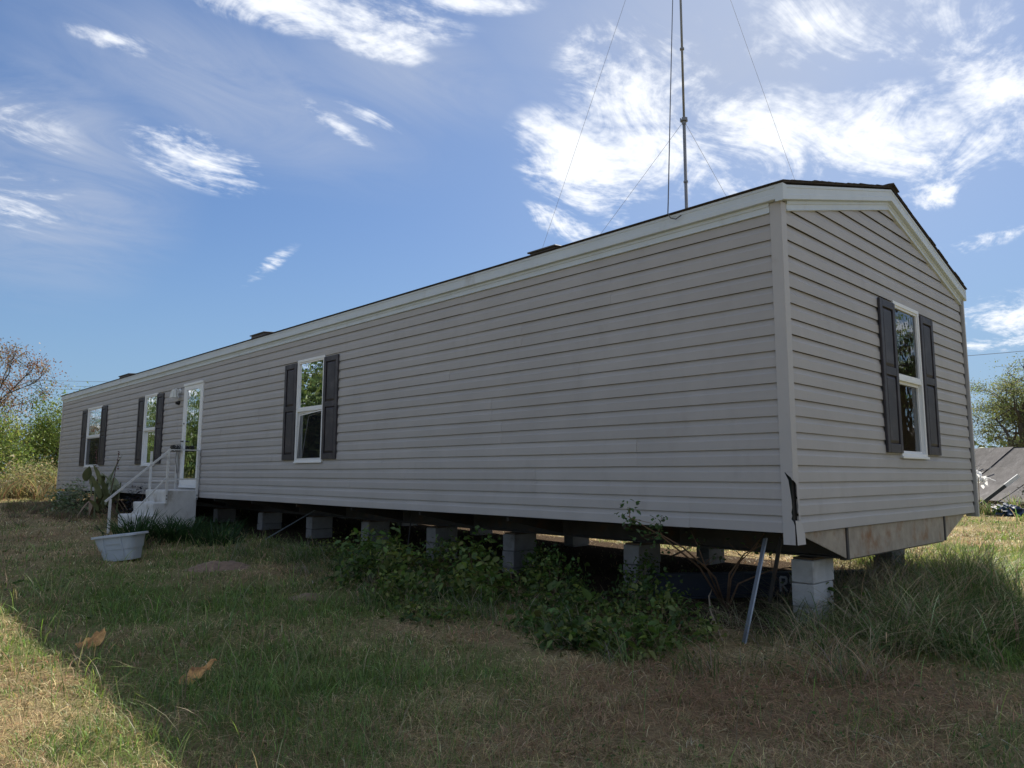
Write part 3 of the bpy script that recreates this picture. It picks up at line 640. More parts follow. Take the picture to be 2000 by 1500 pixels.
t = empty('corner_block', (0.1, LEN-0.15, float(ground_z(0.1, LEN))), 'pale block under the far corner of the home', 'block')
mb = MB(); gz = float(ground_z(0.1, LEN)); mb.box((-0.03, LEN-0.30, gz-0.03), (0.36, LEN-0.05, -0.2)); rebase(mb.build('block', CONC, bevel=0.01), t)
mb = MB(); mb.box((-0.02, LEN-0.29, -0.1995), (0.35, LEN-0.06, -0.07)); rebase(mb.build('cap_block', CONC, bevel=0.01), t)

# straps and anchors under the siding
def strap(p, q, w, label, mat=GALV):
    mb = MB(); mb.bar(p, q, w, 0.012, upv=(1, -0.6, 0.1)); p = Vector(p); q = Vector(q)
    for t in (0.1, 0.28): 
        c = p.lerp(q, 1-t); nrm = Vector((-0.8, -0.6, 0)); mb.tube([c, c+nrm*0.014], 0.007, 8)
    return tag(mb.build('anchor_strap', mat), label, 'strap')
strap((0.10, 0.28, -0.06), (-0.27, 0.30, float(ground_z(-0.27, 0.3))-0.04), 0.052, 'galvanised strap leaning from under the near corner to the ground')
strap((0.20, 0.20, -0.05), (0.55, 0.5, -0.62), 0.04, 'short dark strap behind the leaning strap at the near corner', STEEL)
strap((0.65, 8.2, -0.1), (-0.05, 8.75, float(ground_z(0, 8.7))-0.02), 0.03, 'galvanised strap slanting beside the third pier from the steps')
strap((0.55, 5.55, -0.03), (0.5, 5.6, float(ground_z(.5, 5.6))-0.02), 0.04, 'upright dark strap beside the fifth pier from the steps', STEEL)

# navy beam lying under the home with stencilled letters
A = Vector((0.62, 1.72, 0)); B = Vector((2.72, 0.44, 0)); A.z = float(ground_z(A.x, A.y))+0.02; B.z = float(ground_z(B.x, B.y))+0.02
d = (B-A).normalized(); nrm = Vector((-d.y, d.x, 0)); nrm = nrm if nrm.y < 0 or nrm.x < 0 else -nrm
if nrm.dot(Vector((-1, -0.5, 0))) < 0: nrm = -nrm
hb = 0.235
beam = empty('steel_beam', tuple(A), 'dark navy steel beam with faded white letters lying under the near end', 'beam')
mb = MB()
for z0, z1, t in ((0, 0.02, 0.06), (0.0205, hb-0.0205, 0.02), (hb-0.02, hb, 0.06)):
    vs = [e+nrm*s*t+Vector((0, 0, z)) for e in (A, B) for s in (-1, 1) for z in (z0, z1)]
    mb.add(vs, [(0, 1, 3, 2), (4, 6, 7, 5), (0, 4, 5, 1), (2, 3, 7, 6), (0, 2, 6, 4), (1, 5, 7, 3)])
rebase(mb.build('beam_body', NAVY), beam)
def letter(strokes, at, sz):
    mb = MB()
    for (x0, z0), (x1, z1) in strokes:
        p = A+d*(at+x0*sz)+nrm*0.0235+Vector((0, 0, 0.045+z0*sz*1.5)); q = A+d*(at+x1*sz)+nrm*0.0235+Vector((0, 0, 0.045+z1*sz*1.5)); mb.bar(p, q, 0.003, 0.022, upv=nrm.cross(q-p))
    rebase(mb.build('letter', LETTER), beam)
span = (B-A).length
letter([((0, 0), (0, 1)), ((0, 1), (0.7, 0.95)), ((0.7, 0.95), (0.7, 0.55)), ((0.7, 0.55), (0, 0.5)), ((0.15, 0.5), (0.75, 0))], span*0.548, 0.095)
letter([((0.75, 0.95), (0.1, 1.0)), ((0.1, 1.0), (0.05, 0.6)), ((0.05, 0.6), (0.75, 0.45)), ((0.75, 0.45), (0.7, 0.05)), ((0.7, 0.05), (0, 0))], span*0.548+0.105, 0.095)

# ------------------------------------------------------------------ entry steps with railing
ya, yb = 11.5, 12.62; gz = float(ground_z(-0.8, 12))-0.05
steps = empty('entry_steps', (-0.6, 12.05, gz), 'pale precast concrete entry steps with metal handrails at the door', 'steps')
prof = [(-0.045, gz), (-0.045, 0.135), (-0.59, 0.135), (-0.60, 0.09), (-0.575, -0.09), (-0.80, -0.09), (-0.81, -0.13), (-0.785, -0.31), (-1.05, -0.31), (-1.06, -0.35), (-1.04, gz)]
mb = MB(); mb.prism(prof, lambda x, z: (x, ya, z), lambda x, z: (x, yb, z)); rebase(mb.build('stair_block', CONC, bevel=0.008), steps)
def rb(name, p, q, w, h=None, mat=RAIL): 
    mb = MB(); mb.bar(p, q, w, h or w, upv=(0, 1, 0) if abs(p[1]-q[1]) < 0.01 else (0, 0, 1)); return rebase(mb.build(name, mat), steps)
yr = ya-0.022
for x, z0, z1 in ((-0.60, -0.10, 0.865), (-0.06, -0.04, 0.86)): rb('rail_post', (x, yr, z0), (x, yr, z1), 0.036)
rb('rail_post', (-1.52, yr, float(ground_z(-1.52, 11.5))-0.03), (-1.52, yr, 0.0), 0.036)
rb('hand_rail', (-0.56, yr, 0.882), (-1.60, yr, -0.045), 0.036, 0.022); rb('mid_rail', (-0.62, yr, 0.355), (-1.18, yr, -0.285), 0.026, 0.02)
rb('hand_rail', (-0.62, yr, 0.874), (-0.02, yr, 0.874), 0.02, 0.012); rb('mid_rail', (-0.58, yr, 0.335), (-0.08, yr, 0.34), 0.026, 0.02)
yf = yb+0.022
for x in (-0.52, -0.04): rb('rail_post', (x, yf, 0.0), (x, yf, 0.87), 0.036)
rb('mid_rail', (-0.50, yf, 0.30), (-0.06, yf, 0.30), 0.026, 0.02)
for x in (-0.60, -0.06):
    for z in (0.04, -0.02): 
        mb = MB(); mb.tube([(x, yr-0.018, z), (x, yr-0.030, z)], 0.011, 8); rebase(mb.build('bolt', STEEL), steps)
# cable bundle on the far post
mb = MB(); r2 = random.Random(5)
for k in range(9):
    pts = []; c = Vector((-0.10, 12.45, 0.93))
    for i in range(14):
        t = i/13*2*math.pi*1.1; c2 = c+Vector((-0.10*math.sin(t*0.5+k)*0.8-0.05, 0.11*math.cos(t+k), 0.05*math.sin(t*1.3+k*0.8)+r2.uniform(-0.015, 0.015))); pts.append(c2)
    mb.tube(pts, 0.008, 5)
mb.tube([(-0.06, 12.62, 0.95), (-0.08, 12.6, 0.7), (-0.04, 12.6, 0.45)], 0.005, 5)
tag(mb.build('cable_bundle', BLACKP), 'tangled black cables hung over the railing by the door', 'cables')
print('home done', len(bpy.data.objects))

# ------------------------------------------------------------------ antenna mast, guys, coax
mx, my = 5.40, 4.26; gz = float(ground_z(mx, my))
mast = empty('antenna_mast', (mx, my, gz), 'tall dark galvanised antenna mast rising behind the roof', 'mast')
mb = MB(); mb.tube([(mx, my, gz), (mx, my, 6.75)], 0.029, 12); rebase(mb.build('lower_tube', MAST, smooth=True), mast)
mb = MB(); mb.tube([(mx, my, 6.6), (mx, my, 12.9)], 0.021, 12); rebase(mb.build('upper_tube', MAST, smooth=True), mast)
for z in (5.55, 8.05, 9.9): 
    mb = MB(); mb.tube([(mx, my, z), (mx, my, z+0.03)], 0.04, 12); rebase(mb.build('tube_clamp', MAST), mast)
for z in (6.70, 12.1):
    mb = MB(); mb.tube([(mx, my, z-0.07), (mx, my, z+0.06)], 0.038, 12); mb.tube([(mx, my, z-0.012), (mx, my, z+0.012)], 0.066, 12)
    for k in range(3):
        t = 2*math.pi*k/3+0.4; mb.tube([(mx+0.062*math.cos(t), my+0.062*math.sin(t), z-0.03), (mx+0.062*math.cos(t), my+0.062*math.sin(t), z+0.04)], 0.012, 6)
    rebase(mb.build('guy_ring', MAST), mast)
mb = MB(); mb.tube([(mx, my, 12.9), (mx, my, 13.6)], 0.012, 6)
for z in (13.1, 13.5): mb.tube([(mx-0.5, my, z), (mx+0.5, my, z)], 0.008, 6)
rebase(mb.build('antenna_head', MAST), mast)
def wire(name, pts, r, mat, label, cat, group=None): 
    mb = MB(); mb.tube(pts, r, 5); return tag(mb.build(name, mat), label, cat, group)
def sagline(p, q, sag, n=16):
    p = Vector(p); q = Vector(q); return [p.lerp(q, i/n)-Vector((0, 0, sag*4*(i/n)*(1-i/n))) for i in range(n+1)]
for nm, z, q in (('long guy wire running down to the left behind the roof', 12.1, (7.05, 12.63, -0.55)), ('guy wire from the mast collar down to the left', 6.7, (5.66, 13.43, -0.53)),
                 ('guy wire from the mast collar down to the right', 6.7, (19.29, 5.56, -0.69)), ('long guy wire running down to the right behind the roof ridge', 12.1, (19.5, 5.4, -0.69))):
    wire('guy_wire', sagline((mx, my, z), q, 0.05), 0.0032, WIRE, nm, 'wire', 'guy wires of the mast')
pts = sagline((mx-0.03, my-0.03, 12.0), (-0.12, 0.95, 2.80), -0.15, 20)+[Vector((-0.13, 0.95, 2.70)), Vector((-0.12, 0.93, 2.655)), Vector((-0.10, 0.89, 2.64)), Vector((-0.09, 0.84, 2.665))]
wire('coax_cable', pts, 0.0055, COAX, 'loose coax cable hanging beside the mast to the eave', 'cable')

# ------------------------------------------------------------------ vegetation tools
def leaves(P, size, col, rng, flat=0.5, shape='leaf', droop=0.0):
    """leaf faces at P: pointed ovals folded on the midrib, or plain diamonds"""
    n = len(P); size = np.broadcast_to(size, (n,)); a = rng.uniform(0, 2*np.pi, n); pit = rng.normal(0, flat, n)-droop; roll = rng.normal(0, flat, n)
    d = np.stack([np.cos(a)*np.cos(pit), np.sin(a)*np.cos(pit), np.sin(pit)], 1); s0 = np.stack([-np.sin(a), np.cos(a), np.zeros(n)], 1); u0 = np.cross(d, s0)
    s = s0*np.cos(roll)[:, None]+u0*np.sin(roll)[:, None]; u = np.cross(d, s); S = size[:, None]
    if shape == 'leaf':
        T = [(0, 0, 0), (0.35, 0.30, 0.06), (0.35, -0.30, 0.06), (0.45, 0, -0.02), (0.75, 0.20, 0.03), (0.75, -0.20, 0.03), (1.0, 0, -0.10)]
        tri = [(0, 3, 1), (0, 2, 3), (1, 3, 4), (3, 2, 5), (3, 6, 4), (3, 5, 6)]
    else:
        T = [(0, 0, 0), (0.5, 0.28, 0.05), (1, 0, 0), (0.5, -0.28, 0.05)]; tri = [(0, 1, 2), (0, 2, 3)]
    V = np.stack([P+d*S*t[0]+s*S*t[1]+u*S*t[2] for t in T], 1); k = len(T)
    F = (np.arange(n)*k)[:, None, None]+np.array(tri)[None]
    return V.reshape(-1, 3), F.reshape(-1, 3), np.repeat(col, k, 0)
def blades(P, h, w, az, bend, col, rng, nseg=2, tipcol=1.25):
    n = len(P); ts = np.linspace(0, 1, nseg+1); D = np.stack([np.cos(az), np.sin(az), np.zeros(n)], 1); X = np.stack([-np.sin(az), np.cos(az), np.zeros(n)], 1)
    tw = rng.uniform(-0.7, 0.7, n); X = X*np.cos(tw)[:, None]+D*np.sin(tw)[:, None]
    vs = []; cs = []
    for i, t in enumerate(ts):
        c = P+D*(h*bend*t**1.6)[:, None]; c = c+np.array((0, 0, 1.0))*(h*(t-0.42*np.minimum(bend, 1.5)*t**2.2))[:, None]
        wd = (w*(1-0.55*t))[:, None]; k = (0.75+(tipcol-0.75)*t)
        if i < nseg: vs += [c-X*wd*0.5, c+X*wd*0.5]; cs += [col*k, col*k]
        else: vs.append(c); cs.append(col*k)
    m_ = len(vs); V = np.stack(vs, 1).reshape(-1, 3); Cc = np.stack(cs, 1).reshape(-1, 3); base = (np.arange(n)*m_)[:, None]
    Q = np.concatenate([base+np.array([2*i, 2*i+1, 2*i+3, 2*i+2]) for i in range(nseg-1)], 0) if nseg > 1 else None
    Tt = base+np.array([2*nseg-2, 2*nseg-1, 2*nseg])
    return V, Tt, Q, Cc
def blade_obj(name, parts, mat, kind='stuff'):
    V = []; T = []; Q = []; Cc = []; b = 0
    for v, t, q, c in parts:
        V.append(v); T.append(t+b); Cc.append(c)
        if q is not None: Q.append(q+b)
        b += len(v)
    me = np_mesh(name, np.concatenate(V), np.concatenate(T), np.concatenate(Q) if Q else None, np.concatenate(Cc)); o = add_obj(name, me, None, mat)
    if kind: o['kind'] = kind
    return o
def leaf_obj(name, v, f, c, parent=None, mat=None): return add_obj(name, np_mesh(name, v, f, None, c), parent, mat or LEAF)
def jitter(base, n, rng, val=0.25, hue=0.08):
    base = np.asarray(base, float); k = np.exp(rng.normal(0, val, (n, 1))); return np.clip(base*k*(1+rng.normal(0, hue, (n, 3))), 0.002, 0.9)

# ------------------------------------------------------------------ lawn
HX, HY = CAM[0], CAM[1]
def sample_sector(n, d0, d1, half, power):
    """points by distance from the viewer, density ~ d^-power"""
    u = RNG.uniform(0, 1, n)
    if abs(power-2) < 1e-6: d = d0*(d1/d0)**u
    else: e = 2-power; d = (d0**e+u*(d1**e-d0**e))**(1/e)
    a = YAW+RNG.uniform(-half, half, n); return HX+d*np.sin(a), HY+d*np.cos(a), d
def on_home(x, y): return (x > 0.25) & (x < 4.5) & (y > 0.25) & (y < 22.1)
def on_steps(x, y): return (x > -1.08) & (x < 0.05) & (y > 11.48) & (y < 12.66)
parts = []
for n, d0, d1, pw in ((80000, 1.9, 3.6, 0.0), (330000, 3.6, 45, 2.0)):
    x, y, d = sample_sector(n, d0, d1, 0.84, pw)
    tuft = RNG.uniform(0, 1, n) < 0.62; ti = RNG.integers(0, n, n)//13*13; sp = RNG.normal(0, 0.022, (n, 2))*np.clip(d[ti]/4, 0.8, 3)[:, None]   # most blades grow in tufts
    x = np.where(tuft, x[ti]+sp[:, 0], x); y = np.where(tuft, y[ti]+sp[:, 1], y); d = np.where(tuft, d[ti], d); taz = np.arctan2(sp[:, 1], sp[:, 0])+RNG.normal(0, 0.6, n)
    keep = ~(on_home(x, y) & (RNG.uniform(0, 1, n) < 0.93)) & ~on_steps(x, y)
    bare = np.clip(0.6*blob(x, y, -1.75, 6.25, 0.36)+0.6*blob(x, y, -1.83, 3.95, 0.24)+0.55*blob(x, y, 0.1, 0.9, 0.6, 0.9)+0.7*blob(x, y, -2.45, 7.75, 0.24), 0, 1); keep &= RNG.uniform(0, 1, n) > bare
    x, y, d, tuft, taz = x[keep], y[keep], d[keep], tuft[keep], taz[keep]; n = len(x); g, b = cover(x, y)
    isg = RNG.uniform(0, 1, n) < g*0.85+0.08
    patch = np.clip(0.6+1.2*(fbm(x, y, 1.7, 3, 77)-0.4), 0.35, 1.5)
    h = np.where(isg, RNG.uniform(0.05, 0.16, n)*(0.7+0.6*g), RNG.uniform(0.04, 0.135, n))*patch
    far = np.clip((d-9)/15, 0, 1); h *= (1+0.5*far)
    w = RNG.uniform(0.0022, 0.0045, n)*np.clip((d/3.6)**0.85, 0.8, 7)
    bend = np.where(isg, RNG.uniform(0.2, 1.0, n), RNG.uniform(0.5, 2.0, n))
    gr = jitter(GREEN*1.1, n, RNG, 0.36, 0.12); st = jitter(STRAW*1.0, n, RNG, 0.42, 0.07); br = jitter(BROWN*1.1, n, RNG, 0.40, 0.07)
    dry = np.where((RNG.uniform(0, 1, n) < b)[:, None], br, st); col = np.where(isg[:, None], gr, dry)
    P = np.stack([x, y, ground_z(x, y)-0.004], 1); flatten = (~isg) & (RNG.uniform(0, 1, n) < 0.35); bend = np.where(flatten, RNG.uniform(1.8, 3.2, n), bend)
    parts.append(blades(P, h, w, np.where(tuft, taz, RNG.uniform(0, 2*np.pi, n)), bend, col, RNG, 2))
# scattered longer stems with pale tips
x, y, d = sample_sector(9000, 2.2, 20, 0.75, 1.7); g, b = cover(x, y); keep = (RNG.uniform(0, 1, len(x)) < 0.25+0.75*g) & ~on_home(x, y) & ~on_steps(x, y); x, y, d = x[keep], y[keep], d[keep]; n = len(x)
col = np.where((RNG.uniform(0, 1, n) < 0.5)[:, None], jitter(GREEN*1.4, n, RNG), jitter((0.30, 0.25, 0.14), n, RNG))
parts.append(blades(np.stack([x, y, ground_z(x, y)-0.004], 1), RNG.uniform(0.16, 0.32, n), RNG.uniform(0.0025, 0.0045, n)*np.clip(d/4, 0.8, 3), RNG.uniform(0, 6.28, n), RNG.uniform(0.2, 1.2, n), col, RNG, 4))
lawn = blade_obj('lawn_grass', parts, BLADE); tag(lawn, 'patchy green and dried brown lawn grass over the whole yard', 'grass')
print('lawn', len(lawn.data.polygons))

# small broad-leaved weeds in the turf
x, y, d = sample_sector(9000, 2.2, 14, 0.75, 1.7); keep = (fbm(x, y, 1.4, 3, 55) > 0.50) & ~on_home(x, y) & ~on_steps(x, y); x, y, d = x[keep], y[keep], d[keep]; n = len(x); P = np.stack([x, y, ground_z(x, y)+RNG.uniform(0.005, 0.05, n)], 1)
v, f, c_ = leaves(P, RNG.uniform(0.012, 0.03, n)*np.clip(d/4, 1, 2), jitter((0.085, 0.13, 0.04), n, RNG), RNG, 0.5); lw = leaf_obj('lawn_weeds', v, f, c_); lw['kind'] = 'stuff'; tag(lw, 'small low broad-leaved weeds scattered through the lawn', 'weeds')

# tall grass: heap by the near end, fringe behind the home, weeds at the far left
def tall(cx, cy, rx, ry, n, h, w, cols, wts, bend=(0.3, 1.3), clump=0.35, rng=RNG):
    k = max(3, int(n/45)); c = np.stack([rng.normal(cx, rx, k), rng.normal(cy, ry, k)], 1); idx = rng.integers(0, k, n)
    x = c[idx, 0]+rng.normal(0, clump*0.25, n); y = c[idx, 1]+rng.normal(0, clump*0.25, n); ch = rng.uniform(0.6, 1.15, k)[idx]; lean = rng.uniform(0, 6.28, k)[idx]
    ci = rng.choice(len(cols), n, p=wts); col = np.concatenate([jitter(cols[i], 1, rng) if False else np.zeros((0, 3)) for i in [0]]); base = np.array(cols)[ci]; col = np.clip(base*np.exp(rng.normal(0, 0.25, (n, 1)))*(1+rng.normal(0, 0.08, (n, 3))), 0.003, 0.9)
    P = np.stack([x, y, ground_z(x, y)-0.01], 1)
    return blades(P, rng.uniform(h[0], h[1], n)*ch, rng.uniform(w[0], w[1], n), lean+rng.normal(0, 0.9, n), rng.uniform(bend[0], bend[1], n), col, rng, 5)
DG = (0.07, 0.12, 0.036); MG = (0.115, 0.18, 0.055); YG = (0.21, 0.27, 0.07); DS = (0.38, 0.32, 0.20); GS = (0.26, 0.235, 0.175)
parts = [tall(2.3, 0.28, 0.55, 0.18, 2600, (0.40, 0.72), (0.004, 0.008), [DS, GS, MG], [0.5, 0.35, 0.15], (0.4, 1.5)),
         tall(1.5, -0.25, 0.5, 0.22, 1800, (0.30, 0.6), (0.004, 0.010), [DG, MG, DS], [0.2, 0.35, 0.45], (0.5, 1.5)),
         tall(0.75, -0.55, 0.35, 0.25, 1500, (0.25, 0.5), (0.004, 0.008), [DG, MG, DS], [0.3, 0.35, 0.35], (0.5, 1.6)),
         tall(2.7, -0.35, 0.55, 0.25, 1700, (0.35, 0.75), (0.004, 0.011), [DG, MG, DS], [0.25, 0.35, 0.40], (0.3, 1.2)),
         tall(1.7, -0.85, 0.4, 0.2, 1000, (0.25, 0.5), (0.004, 0.011), [DG, MG, DS], [0.3, 0.4, 0.3], (0.3, 1.2)),
         tall(3.6, 0.05, 0.45, 0.25, 1600, (0.35, 0.70), (0.004, 0.008), [DS, YG, MG], [0.4, 0.3, 0.3], (0.3, 1.2)),
         tall(0.5, 0.2, 0.35, 0.2, 420, (0.25, 0.55), (0.003, 0.006), [DS, GS, MG], [0.5, 0.3, 0.2], (0.8, 2.0)),
         tall(-0.4, -0.35, 0.35, 0.3, 500, (0.15, 0.35), (0.003, 0.005), [DS, BROWN*1.3, MG], [0.5, 0.3, 0.2], (0.6, 1.8))]
parts += [tall(-1.0, 2.6, 0.35, 1.2, 1500, (0.15, 0.38), (0.004, 0.007), [DG, MG, GS], [0.45, 0.3, 0.25], (0.3, 1.4)), tall(-0.6, 6.6, 0.35, 1.0, 1100, (0.15, 0.35), (0.005, 0.008), [DG, MG, GS], [0.4, 0.3, 0.3], (0.3, 1.4))]
tg = blade_obj('tall_grass', parts, BLADE); tag(tg, 'heap of tall green and dead grass spilling from under the near end', 'grass')
parts = [tall(5.6, 7, 0.5, 4.5, 3600, (0.15, 0.45), (0.006, 0.012), [YG, MG, DS], [0.45, 0.25, 0.3], (0.2, 1.0)),
         tall(5.6, -0.1, 1.4, 0.6, 2600, (0.15, 0.42), (0.006, 0.012), [YG, MG, DS], [0.65, 0.2, 0.15], (0.2, 1.0)),
         tall(20.0, 3.0, 1.2, 1.8, 1800, (0.3, 0.75), (0.015, 0.03), [MG, YG, DS], [0.45, 0.25, 0.3], (0.2, 0.9))]
tg = blade_obj('tall_grass', parts, BLADE); tag(tg, 'sunlit tall grass fringe in the back yard behind the home', 'grass')
parts = [tall(-0.2, 24.8, 1.6, 1.2, 2000, (0.4, 1.0), (0.012, 0.026), [(0.25, 0.21, 0.11), (0.20, 0.12, 0.07), (0.13, 0.15, 0.06)], [0.5, 0.25, 0.25], (0.2, 0.9)),
         tall(-4.5, 26, 3.0, 2.0, 4200, (0.4, 0.9), (0.012, 0.028), [(0.25, 0.21, 0.11), (0.20, 0.12, 0.07), (0.13, 0.15, 0.06)], [0.5, 0.25, 0.25], (0.2, 0.9)),
         tall(-1.2, 17.5, 1.0, 2.2, 2600, (0.12, 0.35), (0.007, 0.013), [(0.21, 0.17, 0.10), (0.14, 0.10, 0.07), MG], [0.5, 0.3, 0.2], (0.4, 1.4)),
         tall(-4.0, 6.0, 0.4, 0.7, 130, (0.25, 0.5), (0.004, 0.006), [(0.30, 0.27, 0.14), MG], [0.6, 0.4], (0.2, 0.8))]
tg = blade_obj('tall_grass', parts, BLADE); tag(tg, 'tan dry weeds beyond the far end of the home', 'weeds')

# ------------------------------------------------------------------ plants
def bush(name, base, h, r, nleaf, size, cols, label, cat, group=None, seed=0, nst=7, clumps=40, flat=0.6, shape='leaf', mat_stem=None, low=0.1, stem_r=0.012, spread=0.18, top=None):
    rng = np.random.default_rng(seed); z0 = float(ground_z(base[0], base[1]))-0.02; B = np.array((base[0], base[1], z0))
    t = empty(name, tuple(B), label, cat, group); c = rng.normal(0, 1, (clumps, 3)); c /= np.linalg.norm(c, axis=1)[:, None]; c *= rng.uniform(0.35, 1.0, (clumps, 1))**0.6
    c[:, 2] = np.abs(c[:, 2])*(1-low)+low*rng.uniform(0, 1, clumps)
    C3 = B+c*np.array((r, r, h*0.93))*rng.uniform(0.75, 1.12, (clumps, 1)); mb = MB()
    for k in range(nst):
        e = C3[k*max(1, clumps//nst) % clumps]; m1 = B+(e-B)*0.5+rng.normal(0, 0.12*r, 3); st = B+np.array((rng.normal(0, 0.05*r), rng.normal(0, 0.05*r), 0)); mb.tube([tuple(st), tuple(m1), tuple(e)], [stem_r, stem_r*0.7, stem_r*0.3], 5)
    for k in range(0, clumps, 2):
        e = C3[k]; j = rng.integers(0, clumps); q = C3[j]; mb.tube([tuple((B+e)/2+(q-B)*0.1), tuple(e)], [stem_r*0.5, stem_r*0.2], 4, cap=False)
    rebase(mb.build('stem', mat_stem or STEMB), t)
    i = rng.integers(0, clumps, nleaf); P = C3[i]+rng.normal(0, spread, (nleaf, 3))*np.array((r, r, min(h, r*1.3))); P[:, 2] = np.maximum(P[:, 2], z0+0.02)
    cc = np.array(cols)[rng.integers(0, len(cols), clumps)][i]; col = np.clip(cc*np.exp(rng.normal(0, 0.22, (nleaf, 1)))*(1+rng.normal(0, 0.08, (nleaf, 3))), 0.003, 0.9)
    v, f, c_ = leaves(P, size*np.exp(rng.normal(-0.08, 0.35, nleaf)), col, rng, flat, shape, 0.2); rebase(leaf_obj('foliage', v, f, c_), t); return t
WG = [(0.070, 0.120, 0.030), (0.10, 0.155, 0.038), (0.052, 0.09, 0.026), (0.15, 0.185, 0.05)]
g_ = 'weeds along the front of the home'
for i, (x, y, h, r, n, s, lab) in enumerate([
        (-1.15, 4.0, 0.62, 0.42, 620, 0.065, 'bushy green weed in front of the fifth pier, tallest of the left patch'),
        (-0.75, 4.9, 0.58, 0.40, 480, 0.06, 'green weed at the left patch, close under the siding'),
        (-0.45, 6.2, 0.45, 0.36, 320, 0.055, 'leftmost low weed of the row under the siding'),
        (-1.45, 3.1, 0.34, 0.36, 420, 0.055, 'low spreading weed at the front edge of the left patch'),
        (-0.95, 2.65, 0.46, 0.40, 420, 0.095, 'broad-leaved dark green weed in the middle of the row'),
        (-0.45, 3.3, 0.58, 0.34, 380, 0.075, 'dark weed behind the broad-leaved one, against the pier'),
        (-0.70, 1.75, 0.30, 0.38, 360, 0.06, 'low weed between the broad-leaved weed and the front clump'),
        (-0.05, 2.55, 0.66, 0.28, 420, 0.06, 'dark climbing weed reaching up to the siding mid-row'),
        (-1.30, 0.75, 0.34, 0.34, 420, 0.075, 'leafy green clump nearest the viewer'),
        (-1.55, 1.05, 0.22, 0.28, 260, 0.06, 'small weed at the left of the front leafy clump'),
        (-0.70, 0.70, 0.34, 0.30, 360, 0.06, 'weed at the right of the front leafy clump'),
        (-0.25, 1.25, 0.50, 0.30, 380, 0.06, 'weed between the front clump and the vine-draped pier'),
        (0.35, 1.85, 0.60, 0.24, 300, 0.06, 'vine climbing the second pier from the near corner'),
        (-1.75, 2.4, 0.14, 0.34, 240, 0.045, 'ground-hugging weed out in the dry grass'),
        (-0.20, 4.25, 0.62, 0.32, 360, 0.06, 'weed hard against the siding between the two middle piers'),
        (-0.15, 5.35, 0.52, 0.30, 320, 0.055, 'weed at the foot of the fifth pier from the steps'),
        (-0.55, 2.15, 0.42, 0.34, 360, 0.065, 'weed in front of the climbing weed'),
        (-1.25, 1.55, 0.20, 0.34, 300, 0.055, 'flat weed just behind the front leafy clump'),
        (0.25, 3.05, 0.55, 0.26, 300, 0.06, 'weed in the shade between the climbing weed and the pier')]):
    bush('weed', (x+0.18, y), h*rr.uniform(0.8, 1.0), r*1.08, int(n*1.8), s*rr.uniform(0.65, 0.98), WG, lab, 'weed', g_, 100+i, 12, 30, 0.6, stem_r=0.005, mat_stem=TWIG if i % 3 == 0 else STEMB)
# shrub with bare stems
rng = np.random.default_rng(5); root = np.array((0.80, 1.05, float(ground_z(0.8, 1.05))-0.02)); t = empty('bare_shrub', tuple(root), 'shrub with arching bare brown stems and a few leafy tips at the siding', 'shrub')
tips = [((0.5, 1.05, -0.40), (0.05, 1.0, -0.18), (-0.30, 1.02, -0.03)), ((0.45, 1.1, -0.38), (-0.1, 1.12, -0.08), (-0.55, 1.12, 0.10)), ((0.70, 0.95, -0.45), (0.62, 0.75, -0.25), (0.45, 0.48, -0.14)), ((0.78, 0.98, -0.5), (0.72, 0.85, -0.33), (0.66, 0.7, -0.22)), ((0.85, 0.95, -0.55), (0.95, 0.7, -0.42), (1.0, 0.45, -0.36)), ((0.55, 1.0, -0.48), (0.30, 0.95, -0.35), (0.15, 0.93, -0.14))]
P = []
for k, tp in enumerate(tips):
    mb = MB(); pts = [tuple(root)]+list(tp); mb.tube(pts, [0.011, 0.009, 0.006, 0.003], 6); rebase(mb.build('stem', STEMB, smooth=True), t)
    for j in range(4):
        a = np.array(tp[1])+(np.array(tp[2])-np.array(tp[1]))*rng.uniform(0, 1); e = a+rng.normal(0, 0.09, 3)+np.array((0, 0, 0.06)); mb = MB(); mb.tube([tuple(a), tuple(e)], [0.004, 0.0015], 4); rebase(mb.build('twig', STEMB), t); P += [e+rng.normal(0, 0.025, 3) for _ in range(7 if k in (0, 1, 5) else 2)]
    P += [np.array(tp[2])+rng.normal(0, 0.06, 3) for _ in range(34 if k in (0, 1) else 5)]
P = np.array(P); v, f, c_ = leaves(P, rng.uniform(0.025, 0.055, len(P)), jitter((0.07, 0.12, 0.045), len(P), rng), rng, 0.6); rebase(leaf_obj('foliage', v, f, c_), t)
mb = MB(); mb.tube([(0.45, 0.98, -0.56), (0.30, 0.92, -0.60), (0.12, 0.80, -0.68), (-0.1, 0.62, -0.74), (-0.35, 0.42, float(ground_z(-.35, .42))+0.01)], [0.004, 0.007, 0.008, 0.008, 0.006], 6); mb.tube([(0.0, 0.7, -0.71), (-0.2, 0.62, -0.745), (-0.32, 0.52, -0.77)], [0.005, 0.005, 0.003], 5)
tag(mb.build('dead_branch', TWIG, smooth=True), 'pale dead branch arching to the ground left of the leaning strap', 'branch')
# yellow-leaved bush beyond the rear edge, seen under the home
bush('yellow_bush', (5.7, 2.95), 0.62, 0.35, 420, 0.05, [(0.28, 0.22, 0.03), (0.20, 0.20, 0.04), (0.10, 0.13, 0.03)], 'sunlit yellowish bush seen under the home beside the near pier', 'bush', None, 31, 6, 26)
bush('weed', (1.05, 0.12), 0.50, 0.16, 110, 0.045, WG, 'small leafy weed at the top of the near corner pier', 'weed', g_, 33, 4, 12, low=0.6, stem_r=0.004)

